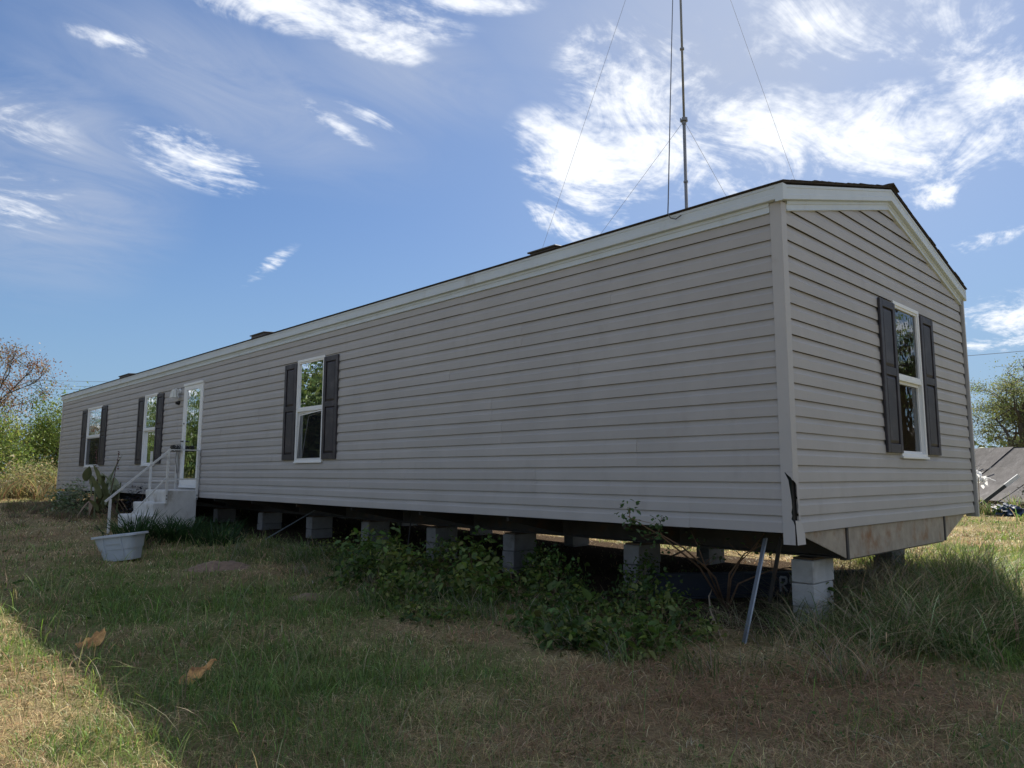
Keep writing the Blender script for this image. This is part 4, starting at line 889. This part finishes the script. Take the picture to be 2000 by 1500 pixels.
# strap-leaved lily clumps by the steps
def strap_clump(name, x, y, n, h, label, seed, col=(0.030, 0.065, 0.022), w=0.022, r=0.16):
    rng = np.random.default_rng(seed); z0 = float(ground_z(x, y))-0.02; t = empty(name, (x, y, z0), label, 'plant', 'strap-leaved clumps by the steps')
    P = np.stack([rng.normal(x, r, n), rng.normal(y, r, n), np.full(n, z0)], 1); az = np.arctan2(P[:, 1]-y, P[:, 0]-x)+rng.normal(0, 0.5, n)
    V, T_, Q, Cc = blades(P, rng.uniform(0.6*h, 1.1*h, n), rng.uniform(0.6, 1.2, n)*w, az, rng.uniform(0.25, 1.1, n), jitter(col, n, rng), rng, 6); me = np_mesh('leaf_blades', V, T_, Q, Cc); o = add_obj('leaf_blades', me, None, LEAF); o['kind'] = 'stuff'; rebase(o, t)
strap_clump('lily_clump', -1.62, 9.6, 190, 0.62, 'tallest dark green lily clump right behind the grey tub', 1)
strap_clump('lily_clump', -1.15, 9.5, 170, 0.52, 'middle dark green lily clump in front of the steps', 2)
strap_clump('lily_clump', -0.75, 9.9, 170, 0.46, 'lily clump in front of the stair side wall', 3)
strap_clump('lily_clump', -0.35, 9.6, 150, 0.42, 'rightmost lily clump beside the first pier', 4)
strap_clump('lily_clump', -0.75, 8.7, 170, 0.36, 'low lily clump in front of the others', 6)
# canna
def big_leaf(mb, p, d, L, wd, curl):
    p = Vector(p); d = Vector(d).normalized(); s = d.cross(Vector((0, 0, 1))).normalized() if abs(d.z) < 0.99 else Vector((1, 0, 0)); n = 8; vs = []
    u = s.cross(d)
    for i in range(n+1):
        t = i/n; w = wd*math.sin(math.pi*min(1, (t*0.93+0.07))**0.8)*0.5; c = p+d*(L*t)-Vector((0, 0, curl*L*t*t)); vs += [c-s*w+u*(w*0.35), c, c+s*w+u*(w*0.35)]
    mb.add(vs, [(3*i+j, 3*i+j+1, 3*i+4+j, 3*i+3+j) for i in range(n) for j in (0, 1)])
r3 = random.Random(8); bx, by = -0.70, 15.0; bz = float(ground_z(bx, by)); canna = empty('canna_plant', (bx, by, bz), 'big-leaved canna plant with a dark flower stalk left of the steps', 'plant')
CL = pbr('canna_leaf', (0.165, 0.19, 0.09), 0.5, 0.25, 6); CD = pbr('dead_canna_leaf', (0.24, 0.17, 0.12), 0.9, 0.25, 8); CF = pbr('canna_flower', (0.09, 0.03, 0.03), 0.7)
for k in range(4):
    mb = MB(); ox, oy = r3.uniform(-0.22, 0.22), r3.uniform(-0.35, 0.35); mb.tube([(bx+ox, by+oy, bz), (bx+ox*1.2, by+oy*1.2, bz+0.75)], [0.02, 0.014], 6); rebase(mb.build('stalk', CL), canna)
for k in range(26):
    mb = MB(); a = r3.uniform(0, 6.28); el = r3.uniform(0.75, 1.4); z = bz+r3.uniform(0.1, 0.8); big_leaf(mb, (bx+r3.uniform(-0.25, 0.2), by+r3.uniform(-0.6, 0.6), z), (math.cos(a)*math.cos(el), math.sin(a)*math.cos(el), math.sin(el)), r3.uniform(0.36, 0.66), r3.uniform(0.12, 0.19), r3.uniform(0.05, 0.35)); rebase(mb.build('leaf', CL, smooth=True), canna)
for k in range(9):
    mb = MB(); a = r3.uniform(0, 6.28); big_leaf(mb, (bx+r3.uniform(-0.25, 0.25), by+r3.uniform(-0.4, 0.4), bz+r3.uniform(0.3, 0.5)), (math.cos(a)*0.5, math.sin(a)*0.5, -0.6), 0.42, 0.09, 0.2); rebase(mb.build('dead_leaf', CD, smooth=True), canna)
for fx, fy, hh in ((0.05, -0.75, 1.38), (-0.1, 0.35, 1.45)):
    mb = MB(); mb.tube([(bx+fx*0.5, by+fy*0.5, bz+0.4), (bx+fx, by+fy, bz+hh)], [0.010, 0.005], 5); rebase(mb.build('flower_stalk', CF), canna)
    for k in range(7):
        mb = MB(); z = bz+hh-0.06*k; big_leaf(mb, (bx+fx, by+fy, z), (r3.uniform(-1, 1), r3.uniform(-1, 1), 0.6), 0.075, 0.035, 0.2); rebase(mb.build('petal', CF), canna)
bush('pale_shrub', (-0.85, 16.6), 0.75, 0.6, 2400, 0.06, [(0.30, 0.33, 0.22), (0.20, 0.25, 0.14), (0.12, 0.17, 0.07)], 'small grey-green shrub under the far window', 'shrub', None, 41, 8, 40)
bush('dark_flower_shrub', (-0.42, 13.6), 1.02, 0.30, 760, 0.035, [(0.02, 0.02, 0.028), (0.05, 0.035, 0.05), (0.012, 0.014, 0.016)], 'dark leggy flower plant between the steps and the canna', 'plant', None, 42, 9, 46)
mb = MB(); gz = float(ground_z(-0.3, 13.6)); mb.tube([(-0.30, 13.6, gz), (-0.30, 13.6, gz+0.26), (-0.30, 13.6, gz+0.28)], [0.12, 0.16, 0.17], 14); tag(mb.build('flower_pot', BLACKP), 'black flower pot behind the stair rail', 'pot')

# ------------------------------------------------------------------ grey tub, foam scraps, dirt
def tub():
    cx, cy = -2.36, 7.72; gz = float(ground_z(cx, cy))-0.015; t = empty('storage_tub', (cx, cy, gz), 'grey plastic storage tub standing in the grass in front of the steps', 'tub')
    ang = math.radians(-44); ca, sa = math.cos(ang), math.sin(ang); tilt = 0.11
    def f(u, v, z):
        u2 = u-0.16*z; z2 = z*0.88+tilt*u; return (cx+u2*ca-v*sa, cy+u2*sa+v*ca, gz+z2+0.02)
    def ring(hu, hv, z, n=10, cr=0.085):
        pts = []
        for qx, qy, a0 in ((1, 1, 0), (-1, 1, 90), (-1, -1, 180), (1, -1, 270)):
            for k in range(n//2):
                a = rad(a0+90*k/(n/2-1)); pts.append((qx*(hu-cr)+cr*math.cos(a), qy*(hv-cr)+cr*math.sin(a), z))
        return pts
    levels = [ring(0.185, 0.15, 0.0), ring(0.215, 0.168, 0.16), ring(0.222, 0.175, 0.161), ring(0.258, 0.198, 0.35), ring(0.278, 0.218, 0.352), ring(0.279, 0.219, 0.335), ring(0.283, 0.223, 0.335), ring(0.282, 0.222, 0.362), ring(0.252, 0.192, 0.362), ring(0.178, 0.143, 0.012)]
    mb = MB(); n = len(levels[0]); vs = [f(*p) for r in levels for p in r]; fs = [(i*n+k, i*n+(k+1) % n, (i+1)*n+(k+1) % n, (i+1)*n+k) for i in range(len(levels)-1) for k in range(n)]+[tuple(range(n)), tuple(range((len(levels)-1)*n, len(levels)*n))]
    mb.add(vs, fs); rebase(mb.build('tub_body', TUB, smooth=False), t)
    for u in (-0.12, 0.10):
        mb = MB(); mb.add([f(u+a, -(0.15+0.048*z/0.35)-b, z) for z in (0.02, 0.335) for a, b in ((-0.012, 0), (0.012, 0), (0.008, 0.016), (-0.008, 0.016))], [(0, 1, 5, 4), (1, 2, 6, 5), (2, 3, 7, 6), (3, 0, 4, 7), (0, 1, 2, 3), (4, 5, 6, 7)]); rebase(mb.build('rib', TUB), t)
    mb = MB(); mb.add([f(u, -(0.15+0.048*z/0.35)-0.006-o, z) for o in (0, 0.006) for u, z in ((-0.10, 0.255), (0.09, 0.255), (0.09, 0.235), (-0.10, 0.235))], [(0, 1, 2, 3), (4, 5, 6, 7), (0, 1, 5, 4), (2, 3, 7, 6), (1, 2, 6, 5), (3, 0, 4, 7)]); rebase(mb.build('panel_ridge', TUB), t)
tub()
def lump(name, x, y, s, seed, mat, label, cat, rot=0, amp=0.5, zoff=0.0, sub_=4, fr=3.0):
    bm = bmesh.new(); bmesh.ops.create_icosphere(bm, subdivisions=sub_, radius=1); from mathutils import noise
    for v in bm.verts:
        p = v.co.copy(); q = p*fr*0.4+Vector((seed*3.1, seed*1.7, 0)); k = 1+amp*noise.fractal(q*1.6, 1.0, 2.1, 4); v.co = Vector((p.x*k*s[0], p.y*k*s[1], p.z*k*s[2]))
    me = bpy.data.meshes.new(name); bm.to_mesh(me); bm.free(); o = add_obj(name, me, None, mat); o.location = (x, y, float(ground_z(x, y))+zoff); o.rotation_euler = (0.1, -0.15, rot); return tag(o, label, cat)
def scrap(x, y, L, seed, label, rot, zoff, outline, rise):
    """torn sheet of foam: ragged outline, crumpled top, real thickness"""
    from mathutils import noise
    n = len(outline); rings = 6; rr_ = random.Random(seed); vs = []; fs = []
    def hgt(u, v): return rise(u, v)+0.26*noise.fractal(Vector((u*3+seed, v*3, 0.3)), 0.8, 2.2, 5)
    for side in (0, 1):
        for k in range(1, rings+1):
            for (u, v) in outline:
                t = k/rings; j = 0.03*t; uu = u*t+rr_.uniform(-j, j); vv = v*t+rr_.uniform(-j, j); vs.append((uu*L, vv*L, (hgt(uu, vv)-(0.30*(1.05-t) if side else 0))*L))
        vs.append((0, 0, (hgt(0, 0)-(0.30 if side else 0))*L))
    half = rings*n+1
    for s in (0, 1):
        o = s*half; c = o+rings*n
        for i in range(n): fs.append((c, o+i, o+(i+1) % n))
        for k in range(rings-1):
            for i in range(n): fs.append((o+k*n+i, o+(k+1)*n+i, o+(k+1)*n+(i+1) % n, o+k*n+(i+1) % n))
    o0 = (rings-1)*n
    for i in range(n): fs.append((o0+i, o0+(i+1) % n, half+o0+(i+1) % n, half+o0+i))
    mb = MB(); mb.add(vs, fs); o = mb.build('foam_scrap', FOAM); o.location = (x, y, float(ground_z(x, y))+zoff); o.rotation_euler = (0.0, 0.0, rot); return tag(o, label, 'foam scrap', 'orange foam scraps in the grass')
def ragged(pts, seed, n=30):
    rr_ = random.Random(seed); P = [Vector((a, b, 0)) for a, b in pts]; outp = []
    for i in range(len(P)):
        a, b = P[i], P[(i+1) % len(P)]; m_ = max(2, int(n*(b-a).length/5))
        for k in range(m_): q = a.lerp(b, k/m_); outp.append((q.x+rr_.uniform(-0.05, 0.05), q.y+rr_.uniform(-0.05, 0.05)))
    return outp
scrap(-3.86, 3.17, 0.092, 2, 'rust-orange torn foam scrap farther from the viewer, with a raised flap', -0.76, 0.038, ragged([(-1, -0.35), (0.1, -0.5), (0.85, -0.3), (0.9, 0.2), (0.6, 0.55), (-0.1, 0.35), (-0.6, 0.2)], 4), lambda u, v: 0.6*v+0.6*max(0, u*0.6+v))
scrap(-3.66, 1.87, 0.092, 5, 'rust-orange torn foam scrap nearer the viewer, tapering to a point', -0.76, 0.042, ragged([(-0.95, -0.3), (-0.45, -0.65), (0.15, -0.6), (0.35, -0.15), (1.15, 0.75), (0.4, 0.45), (-0.35, 0.5), (-0.6, 0.0)], 6), lambda u, v: 0.7*v+0.15*u)
def mound(x, y, r, h, seed, label):
    n = 44; a = np.linspace(-1.25, 1.25, n); U, V_ = np.meshgrid(a, a, indexing='ij'); X = x+U*r*1.15; Y = y+V_*r; rr2 = np.hypot(U, V_)+0.5*(fbm(U, V_, 2.0, 3, seed)-0.45)
    Z = ground_z(X, Y)-0.03+h*np.exp(-(rr2/0.62)**2)*(0.75+0.9*fbm(U, V_, 5.0, 3, seed+1))+0.035*np.exp(-(rr2/0.8)**4)*(0.5+fbm(U, V_, 14.0, 2, seed+2))
    q0 = (np.arange(n-1)[:, None]*n+np.arange(n-1)[None]).ravel(); me = np_mesh('dirt_mound', np.stack([X, Y, Z], -1).reshape(-1, 3), quads=np.stack([q0, q0+n, q0+n+1, q0+1], 1)); return tag(add_obj('dirt_mound', me, None, DIRT), label, 'dirt mound')
mound(-1.75, 6.25, 0.42, 0.06, 3, 'reddish dirt mound between the tub and the weeds'); mound(-1.83, 3.95, 0.26, 0.03, 9, 'low dirt mound at the front of the left weed patch')
for x, y, s, lab in ((-0.62, 2.85, 0.035, 'pale crumpled litter among the weeds'),):
    lump('litter', x, y, (s, s*0.7, s*0.45), int(s*1000), RAG, lab, 'litter', 0.7, 0.9, 0.05, 3, 6)
print('plants done')

# ------------------------------------------------------------------ shed roof and clutter beyond the right corner
sa_ = Vector((27.2, 8.4, 0)); sb_ = Vector((19.6, -2.1, 0)); al = (sb_-sa_).normalized(); bk = Vector((-al.y, al.x, 0)); bk = bk if bk.dot(Vector((0.95, 0.25, 0))) > 0 else -bk
ln = (sb_-sa_).length; zb = -0.45; zr = 1.52; run = 3.1
shed = empty('shed', tuple(sa_+bk*2), 'low shed with a grey weathered roof behind the right corner of the home', 'shed')
ns = 15; r4 = random.Random(2)
for k in range(ns):
    u0 = ln*k/ns; u1 = ln*(k+1)/ns-0.01; mb = MB(); nn = 6; vs = []; dz0 = r4.uniform(-0.03, 0.03)
    for i in range(nn+1):
        t = i/nn; z = zb+(zr-zb)*t+dz0+r4.uniform(-0.02, 0.02)-0.10*math.sin(math.pi*t)
        for u in (u0, u1): p = sa_+al*u+bk*(run*t); vs += [(p.x, p.y, z), (p.x, p.y, z-0.02)]
    fs = []
    for i in range(nn):
        o = 4*i; fs += [(o, o+2, o+6, o+4), (o+1, o+5, o+7, o+3), (o, o+4, o+5, o+1), (o+2, o+3, o+7, o+6)]
    fs += [(0, 1, 3, 2), (4*nn, 4*nn+2, 4*nn+3, 4*nn+1)]; mb.add(vs, fs); rebase(mb.build('roof_sheet', SHEDROOF), shed)
mb = MB(); c0 = sa_+bk*0.5; 
q = [sa_+bk*0.25+Vector((0, 0, -0.95)), sb_+bk*0.25+Vector((0, 0, -0.95)), sb_+bk*6+Vector((0, 0, -0.95)), sa_+bk*6+Vector((0, 0, -0.95))]
mb.add([tuple(p) for p in q]+[(q[0].x, q[0].y, zb+0.08), (q[1].x, q[1].y, zb+0.08), (q[2].x, q[2].y, zb+0.1), (q[3].x, q[3].y, zb+0.1)], [(0, 1, 5, 4), (1, 2, 6, 5), (2, 3, 7, 6), (3, 0, 4, 7)])
for e in (sa_, sb_): p0 = e+bk*0.25; p1 = e+bk*6; p2 = e+bk*run; mb.add([(p0.x, p0.y, zb+0.08), (p1.x, p1.y, zb+0.1), (p2.x, p2.y, zr-0.08)], [(0, 1, 2)])
rebase(mb.build('shed_wall', OLDWOOD), shed)
mb = MB(); p0, p1, p2, p3 = sa_+bk*run, sb_+bk*run, sb_+bk*6.2, sa_+bk*6.2; mb.add([(p0.x, p0.y, zr), (p1.x, p1.y, zr), (p2.x, p2.y, zb), (p3.x, p3.y, zb)], [(0, 1, 2, 3)]); rebase(mb.build('rear_roof_slope', SHEDROOF), shed)
for k in range(9):
    u = r4.uniform(2, 11); t = r4.uniform(0.3, 0.95); p = sa_+al*u+bk*(run*t); q_ = p+bk*r4.uniform(-0.7, -0.3)+al*r4.uniform(-0.5, 0.5); mb = MB()
    zf = lambda w: zb+(zr-zb)*((w-sa_).dot(bk)/run)+0.03
    mb.bar((p.x, p.y, zf(p)), (q_.x, q_.y, zf(q_)), 0.035, 0.02); rebase(mb.build('loose_batten', pbr('pale_batten%d' % k, (0.26, 0.25, 0.24), 0.9, 0.2, 5)), shed)
post = empty('leaning_post', (20.9, 4.3, -0.7), 'dark post with a pale tip leaning in front of the shed', 'post')
mb = MB(); mb.bar((20.95, 4.15, -0.62), (21.3, 3.35, 0.12), 0.12, 0.10); rebase(mb.build('post_shaft', pbr('dark_post', (0.03, 0.035, 0.035), 0.8)), post)
mb = MB(); mb.bar((21.302, 3.345, 0.124), (21.45, 3.0, 0.44), 0.125, 0.105); rebase(mb.build('post_tip', RAIL), post)
rng = np.random.default_rng(12); P = np.array((20.7, 3.93, 0.42))+rng.normal(0, 1, (70, 3))*np.array((0.10, 0.10, 0.09)); P[50:] = np.array((20.75, 3.75, 0.28))+rng.normal(0, 1, (20, 3))*np.array((0.05, 0.08, 0.05))
v, f, c_ = leaves(P, rng.uniform(0.10, 0.2, 70), np.full((70, 3), 0.75), rng, 0.9); pl_ = empty('white_plume', (20.7, 3.93, -0.72), 'white feathery plume standing at the right corner of the home', 'plume'); rebase(leaf_obj('plume_head', v, f, c_), pl_)
mb = MB(); mb.tube([(20.7, 3.93, -0.75), (20.72, 3.9, 0.4)], 0.012, 5); rebase(mb.build('plume_stem', TWIG), pl_)
lump('tarp_heap', 20.4, 3.1, (0.4, 0.35, 0.2), 4, BLUETARP, 'dark blue tarp bundle in the weeds by the shed', 'tarp', 0.3, 0.7, 0.1, 4, 5)
bush('scrub', (21.2, 2.0), 1.5, 1.1, 1500, 0.07, [(0.10, 0.11, 0.07), (0.16, 0.14, 0.11)], 'grey twiggy scrub in front of the shed at the frame edge', 'scrub', None, 51, 16, 60, shape='diamond', mat_stem=OLDWOOD, spread=0.10, stem_r=0.014)
bush('scrub', (20.2, 4.6), 0.75, 0.7, 800, 0.07, [(0.07, 0.10, 0.05), (0.10, 0.13, 0.05)], 'green scrub between the home corner and the shed', 'scrub', None, 52, 8, 40, shape='diamond', spread=0.15)

# ------------------------------------------------------------------ trees
def tree(name, base, h, crown_r, nleaf, size, cols, label, seed, lean=(0, 0), levels=4, trunk_r=0.16, bare=0.0, group=None, split=0.25, leafspread=0.30, up=0.35):
    rng = np.random.default_rng(seed); z0 = float(ground_z(base[0], base[1]))-0.05; B = Vector((base[0], base[1], z0)); t = empty(name, tuple(B), label, 'tree', group); mb = MB(); tips = []
    def grow(p, d, L, r, lv):
        q = p+d*L*0.5+Vector(rng.normal(0, 0.06*L, 3)); e = q+(d+Vector(rng.normal(0, 0.16, 3))).normalized()*L*0.5; mb.tube([p, q, e], [r, r*0.8, r*0.6], 6 if lv < 2 else 4, cap=False)
        if lv >= levels: tips.append(e); tips.append(q); return
        if lv >= levels-1: tips.append(e)
        for k in range(int(rng.integers(3, 5))):
            nd = (d*0.55+Vector(rng.normal(0, 0.62, 3))+Vector((0, 0, up*0.6))).normalized(); s = p.lerp(e, rng.uniform(0.55, 1.0)) if k else e; grow(s, nd, L*rng.uniform(0.58, 0.82), r*0.55, lv+1)
    grow(B, Vector((lean[0], lean[1], 1)).normalized(), h*split, trunk_r, 0)
    T = np.array([tuple(p) for p in tips]); c = T.mean(0); ext = np.percentile(np.abs(T-c), 95, 0)
    # fit the crown to the wanted size
    sx = crown_r/max(ext[0], ext[1]); zt = T[:, 2].max(); sz = (h*0.97)/(zt-z0)
    fit = lambda v: (B.x+(v[0]-B.x)*sx, B.y+(v[1]-B.y)*sx, z0+(v[2]-z0)*sz); mb.v = [fit(v) for v in mb.v]; T = np.array([fit(v) for v in T])
    rebase(mb.build('trunk', BARK), t)
    keep = rng.uniform(0, 1, len(T)) >= bare*(0.35+1.3*(T[:, 2]-T[:, 2].min())/(np.ptp(T[:, 2])+1e-6)); TT = T[keep] if keep.sum() > 4 else T
    i = rng.integers(0, len(TT), nleaf); P = TT[i]+rng.normal(0, leafspread, (nleaf, 3)); kc = np.array(cols)[rng.integers(0, len(cols), len(TT))][i]; col = np.clip(kc*np.exp(rng.normal(0, 0.22, (nleaf, 1)))*(1+rng.normal(0, 0.07, (nleaf, 3))), 0.003, 0.9)
    v, f, c_ = leaves(P, size*rng.uniform(0.6, 1.3, nleaf), col, rng, 0.8, 'diamond'); rebase(leaf_obj('crown', v, f, c_), t); return t
G1 = [(0.15, 0.19, 0.07), (0.18, 0.21, 0.085), (0.12, 0.15, 0.06), (0.22, 0.22, 0.10)]
tree('shade_tree', (36.0, 6.3), 6.9, 3.2, 26000, 0.085, G1, 'feathery olive-green tree behind the shed at the right edge', 61, trunk_r=0.13, leafspread=0.17, levels=5)
tree('shade_tree', (40.0, 2.6), 7.2, 3.2, 18000, 0.09, G1, 'second tree behind the shed, cut by the right edge of the picture', 62, trunk_r=0.13, leafspread=0.17, levels=5)
tree('dry_tree', (-1.7, 31.0), 6.6, 2.7, 12000, 0.085, [(0.24, 0.15, 0.085), (0.19, 0.11, 0.065), (0.19, 0.16, 0.08)], 'half-bare tree with dead brown leaves at the left edge', 63, bare=0.45, leafspread=0.2, trunk_r=0.065, split=0.2, lean=(0.05, 0), levels=5)
B1 = [(0.16, 0.22, 0.06), (0.20, 0.25, 0.075), (0.12, 0.175, 0.05)]
brush = [(1.9, 31.5, 4.1, 1.9, 26000, 0.075, 'bright green brush just left of the far end of the home'), (-0.9, 29.8, 3.5, 2.0, 26000, 0.075, 'green brush under the half-bare tree'), (3.4, 32.6, 4.9, 1.5, 10000, 0.08, 'tall brush poking above the roof at the far end'),
         (-4.2, 33.0, 3.9, 2.3, 9000, 0.10, 'brush left of the half-bare tree'), (-8.0, 36.0, 6.0, 2.8, 9000, 0.2, 'brush beyond the left edge, second from the half-bare tree'), (-12.5, 36.0, 10.5, 4.4, 15000, 0.30, 'brush beyond the left edge, third from the half-bare tree'), (-18, 36.0, 10.0, 4.4, 14000, 0.30, 'tallest brush beyond the left edge')]
for i, (x, y, h, r, n, s, lab) in enumerate(brush):
    bush('brush', (x, y), h, r, n, s, B1 if i < 3 else [(0.08, 0.12, 0.04), (0.10, 0.14, 0.05)], lab, 'brush', 'brush beyond the far end', 70+i, 12, 90, 0.8, 'diamond', BARK, 0.12, 0.03, 0.13)
bush('tan_bush', (-0.15, 24.6), 1.3, 1.05, 5200, 0.06, [(0.30, 0.27, 0.15), (0.24, 0.24, 0.11), (0.20, 0.23, 0.09)], 'pale tan bush at the far corner of the home', 'bush', None, 81, 10, 60, 0.8, 'diamond', TWIG, 0.1, 0.012, 0.14)
bush('tan_bush', (-2.0, 25.6), 1.1, 1.0, 4200, 0.06, [(0.22, 0.13, 0.08), (0.24, 0.19, 0.11)], 'rusty tan bush at the left edge beyond the home', 'bush', None, 82, 10, 60, 0.8, 'diamond', TWIG, 0.1, 0.012, 0.14)
# trees of the yard behind the viewer: they show in the window glass
tree('yard_tree', (15.5, -4.4), 6.6, 2.8, 4200, 0.13, [(0.13, 0.19, 0.07), (0.17, 0.22, 0.09)], 'leafy yard tree reflected in the end-wall window', 91, trunk_r=0.16, leafspread=0.3, split=0.16)
tree('yard_tree', (21.5, -9.5), 6.5, 3.0, 4500, 0.14, [(0.06, 0.10, 0.035), (0.09, 0.13, 0.04)], 'taller yard tree behind the reflected one', 92, trunk_r=0.18, leafspread=0.34, split=0.16)
for i, (x, y) in enumerate(((-21, 24), (-17, 30), (-24, 12), (-20, 2))):
    bush('brush', (x, y), 5.0+i*0.5, 3.0, 3800, 0.18, [(0.06, 0.10, 0.03), (0.09, 0.13, 0.04)], 'brush across the yard reflected in the long-wall glass, number %d from the far end' % (i+1) if False else ['brush across the yard facing the door', 'brush across the yard facing the far windows', 'brush across the yard facing the middle window', 'brush across the yard facing the near corner'][i], 'brush', 'brush across the yard', 93+i, 12, 80, 0.8, 'diamond', BARK, 0.12, 0.03, 0.14)
# far woods all round, one mass
rng = np.random.default_rng(17); n = 26000; a = rng.uniform(0, 2*np.pi, n); R0 = 150+25*np.sin(a*3)+rng.uniform(-8, 8, n); hh = 5+4*fbm(np.cos(a)*9, np.sin(a)*9, 2.0, 4, 3); P = np.stack([R0*np.cos(a), R0*np.sin(a), -0.6+hh*rng.uniform(0, 1, n)**0.8], 1)
v, f, c_ = leaves(P, rng.uniform(1.0, 2.2, n), jitter((0.07, 0.095, 0.04), n, rng), rng, 0.9, 'diamond'); fw_ = leaf_obj('far_woods', v, f, c_); fw_['kind'] = 'stuff'; tag(fw_, 'far line of woods on the horizon', 'woods')

# power lines
def pole(x, y, h, label):
    gz = float(ground_z(x, y)); t = empty('utility_pole', (x, y, gz), label, 'pole', 'utility poles'); mb = MB(); mb.tube([(x, y, gz-0.2), (x, y, gz+h)], [0.15, 0.1], 10); rebase(mb.build('pole_shaft', BARK), t)
    mb = MB(); mb.bar((x-0.9, y-0.5, gz+h-0.4), (x+0.9, y+0.5, gz+h-0.4), 0.1, 0.1); rebase(mb.build('cross_arm', BARK), t)
pole(58, 33, 12.2, 'utility pole carrying the single wire, hidden behind the home'); pole(86, 5, 14.5, 'utility pole carrying the single wire beyond the right edge')
wire('power_line', sagline((58, 33, 11.0), (86, 5, 13.6), 0.7, 20), 0.025, WIRE, 'single power line crossing the sky at the right edge', 'power line')
pole(0, 118, 13.2, 'utility pole carrying the three wires beyond the left brush'); pole(45, 78, 12.2, 'utility pole carrying the three wires behind the home')
for k, dz in enumerate((0, -0.65, -1.05)):
    wire('power_line', sagline((0, 118, 12.6+dz), (45, 78, 12.0+dz), 0.35, 16), 0.02, WIRE, ['top', 'middle', 'lowest'][k]+' of the three power lines above the far left brush', 'power line', 'power lines at the far left')
print('objects', len(bpy.data.objects), 'tris', sum(len(o.data.loops)-2*len(o.data.polygons) for o in bpy.data.objects if o.type == 'MESH'))
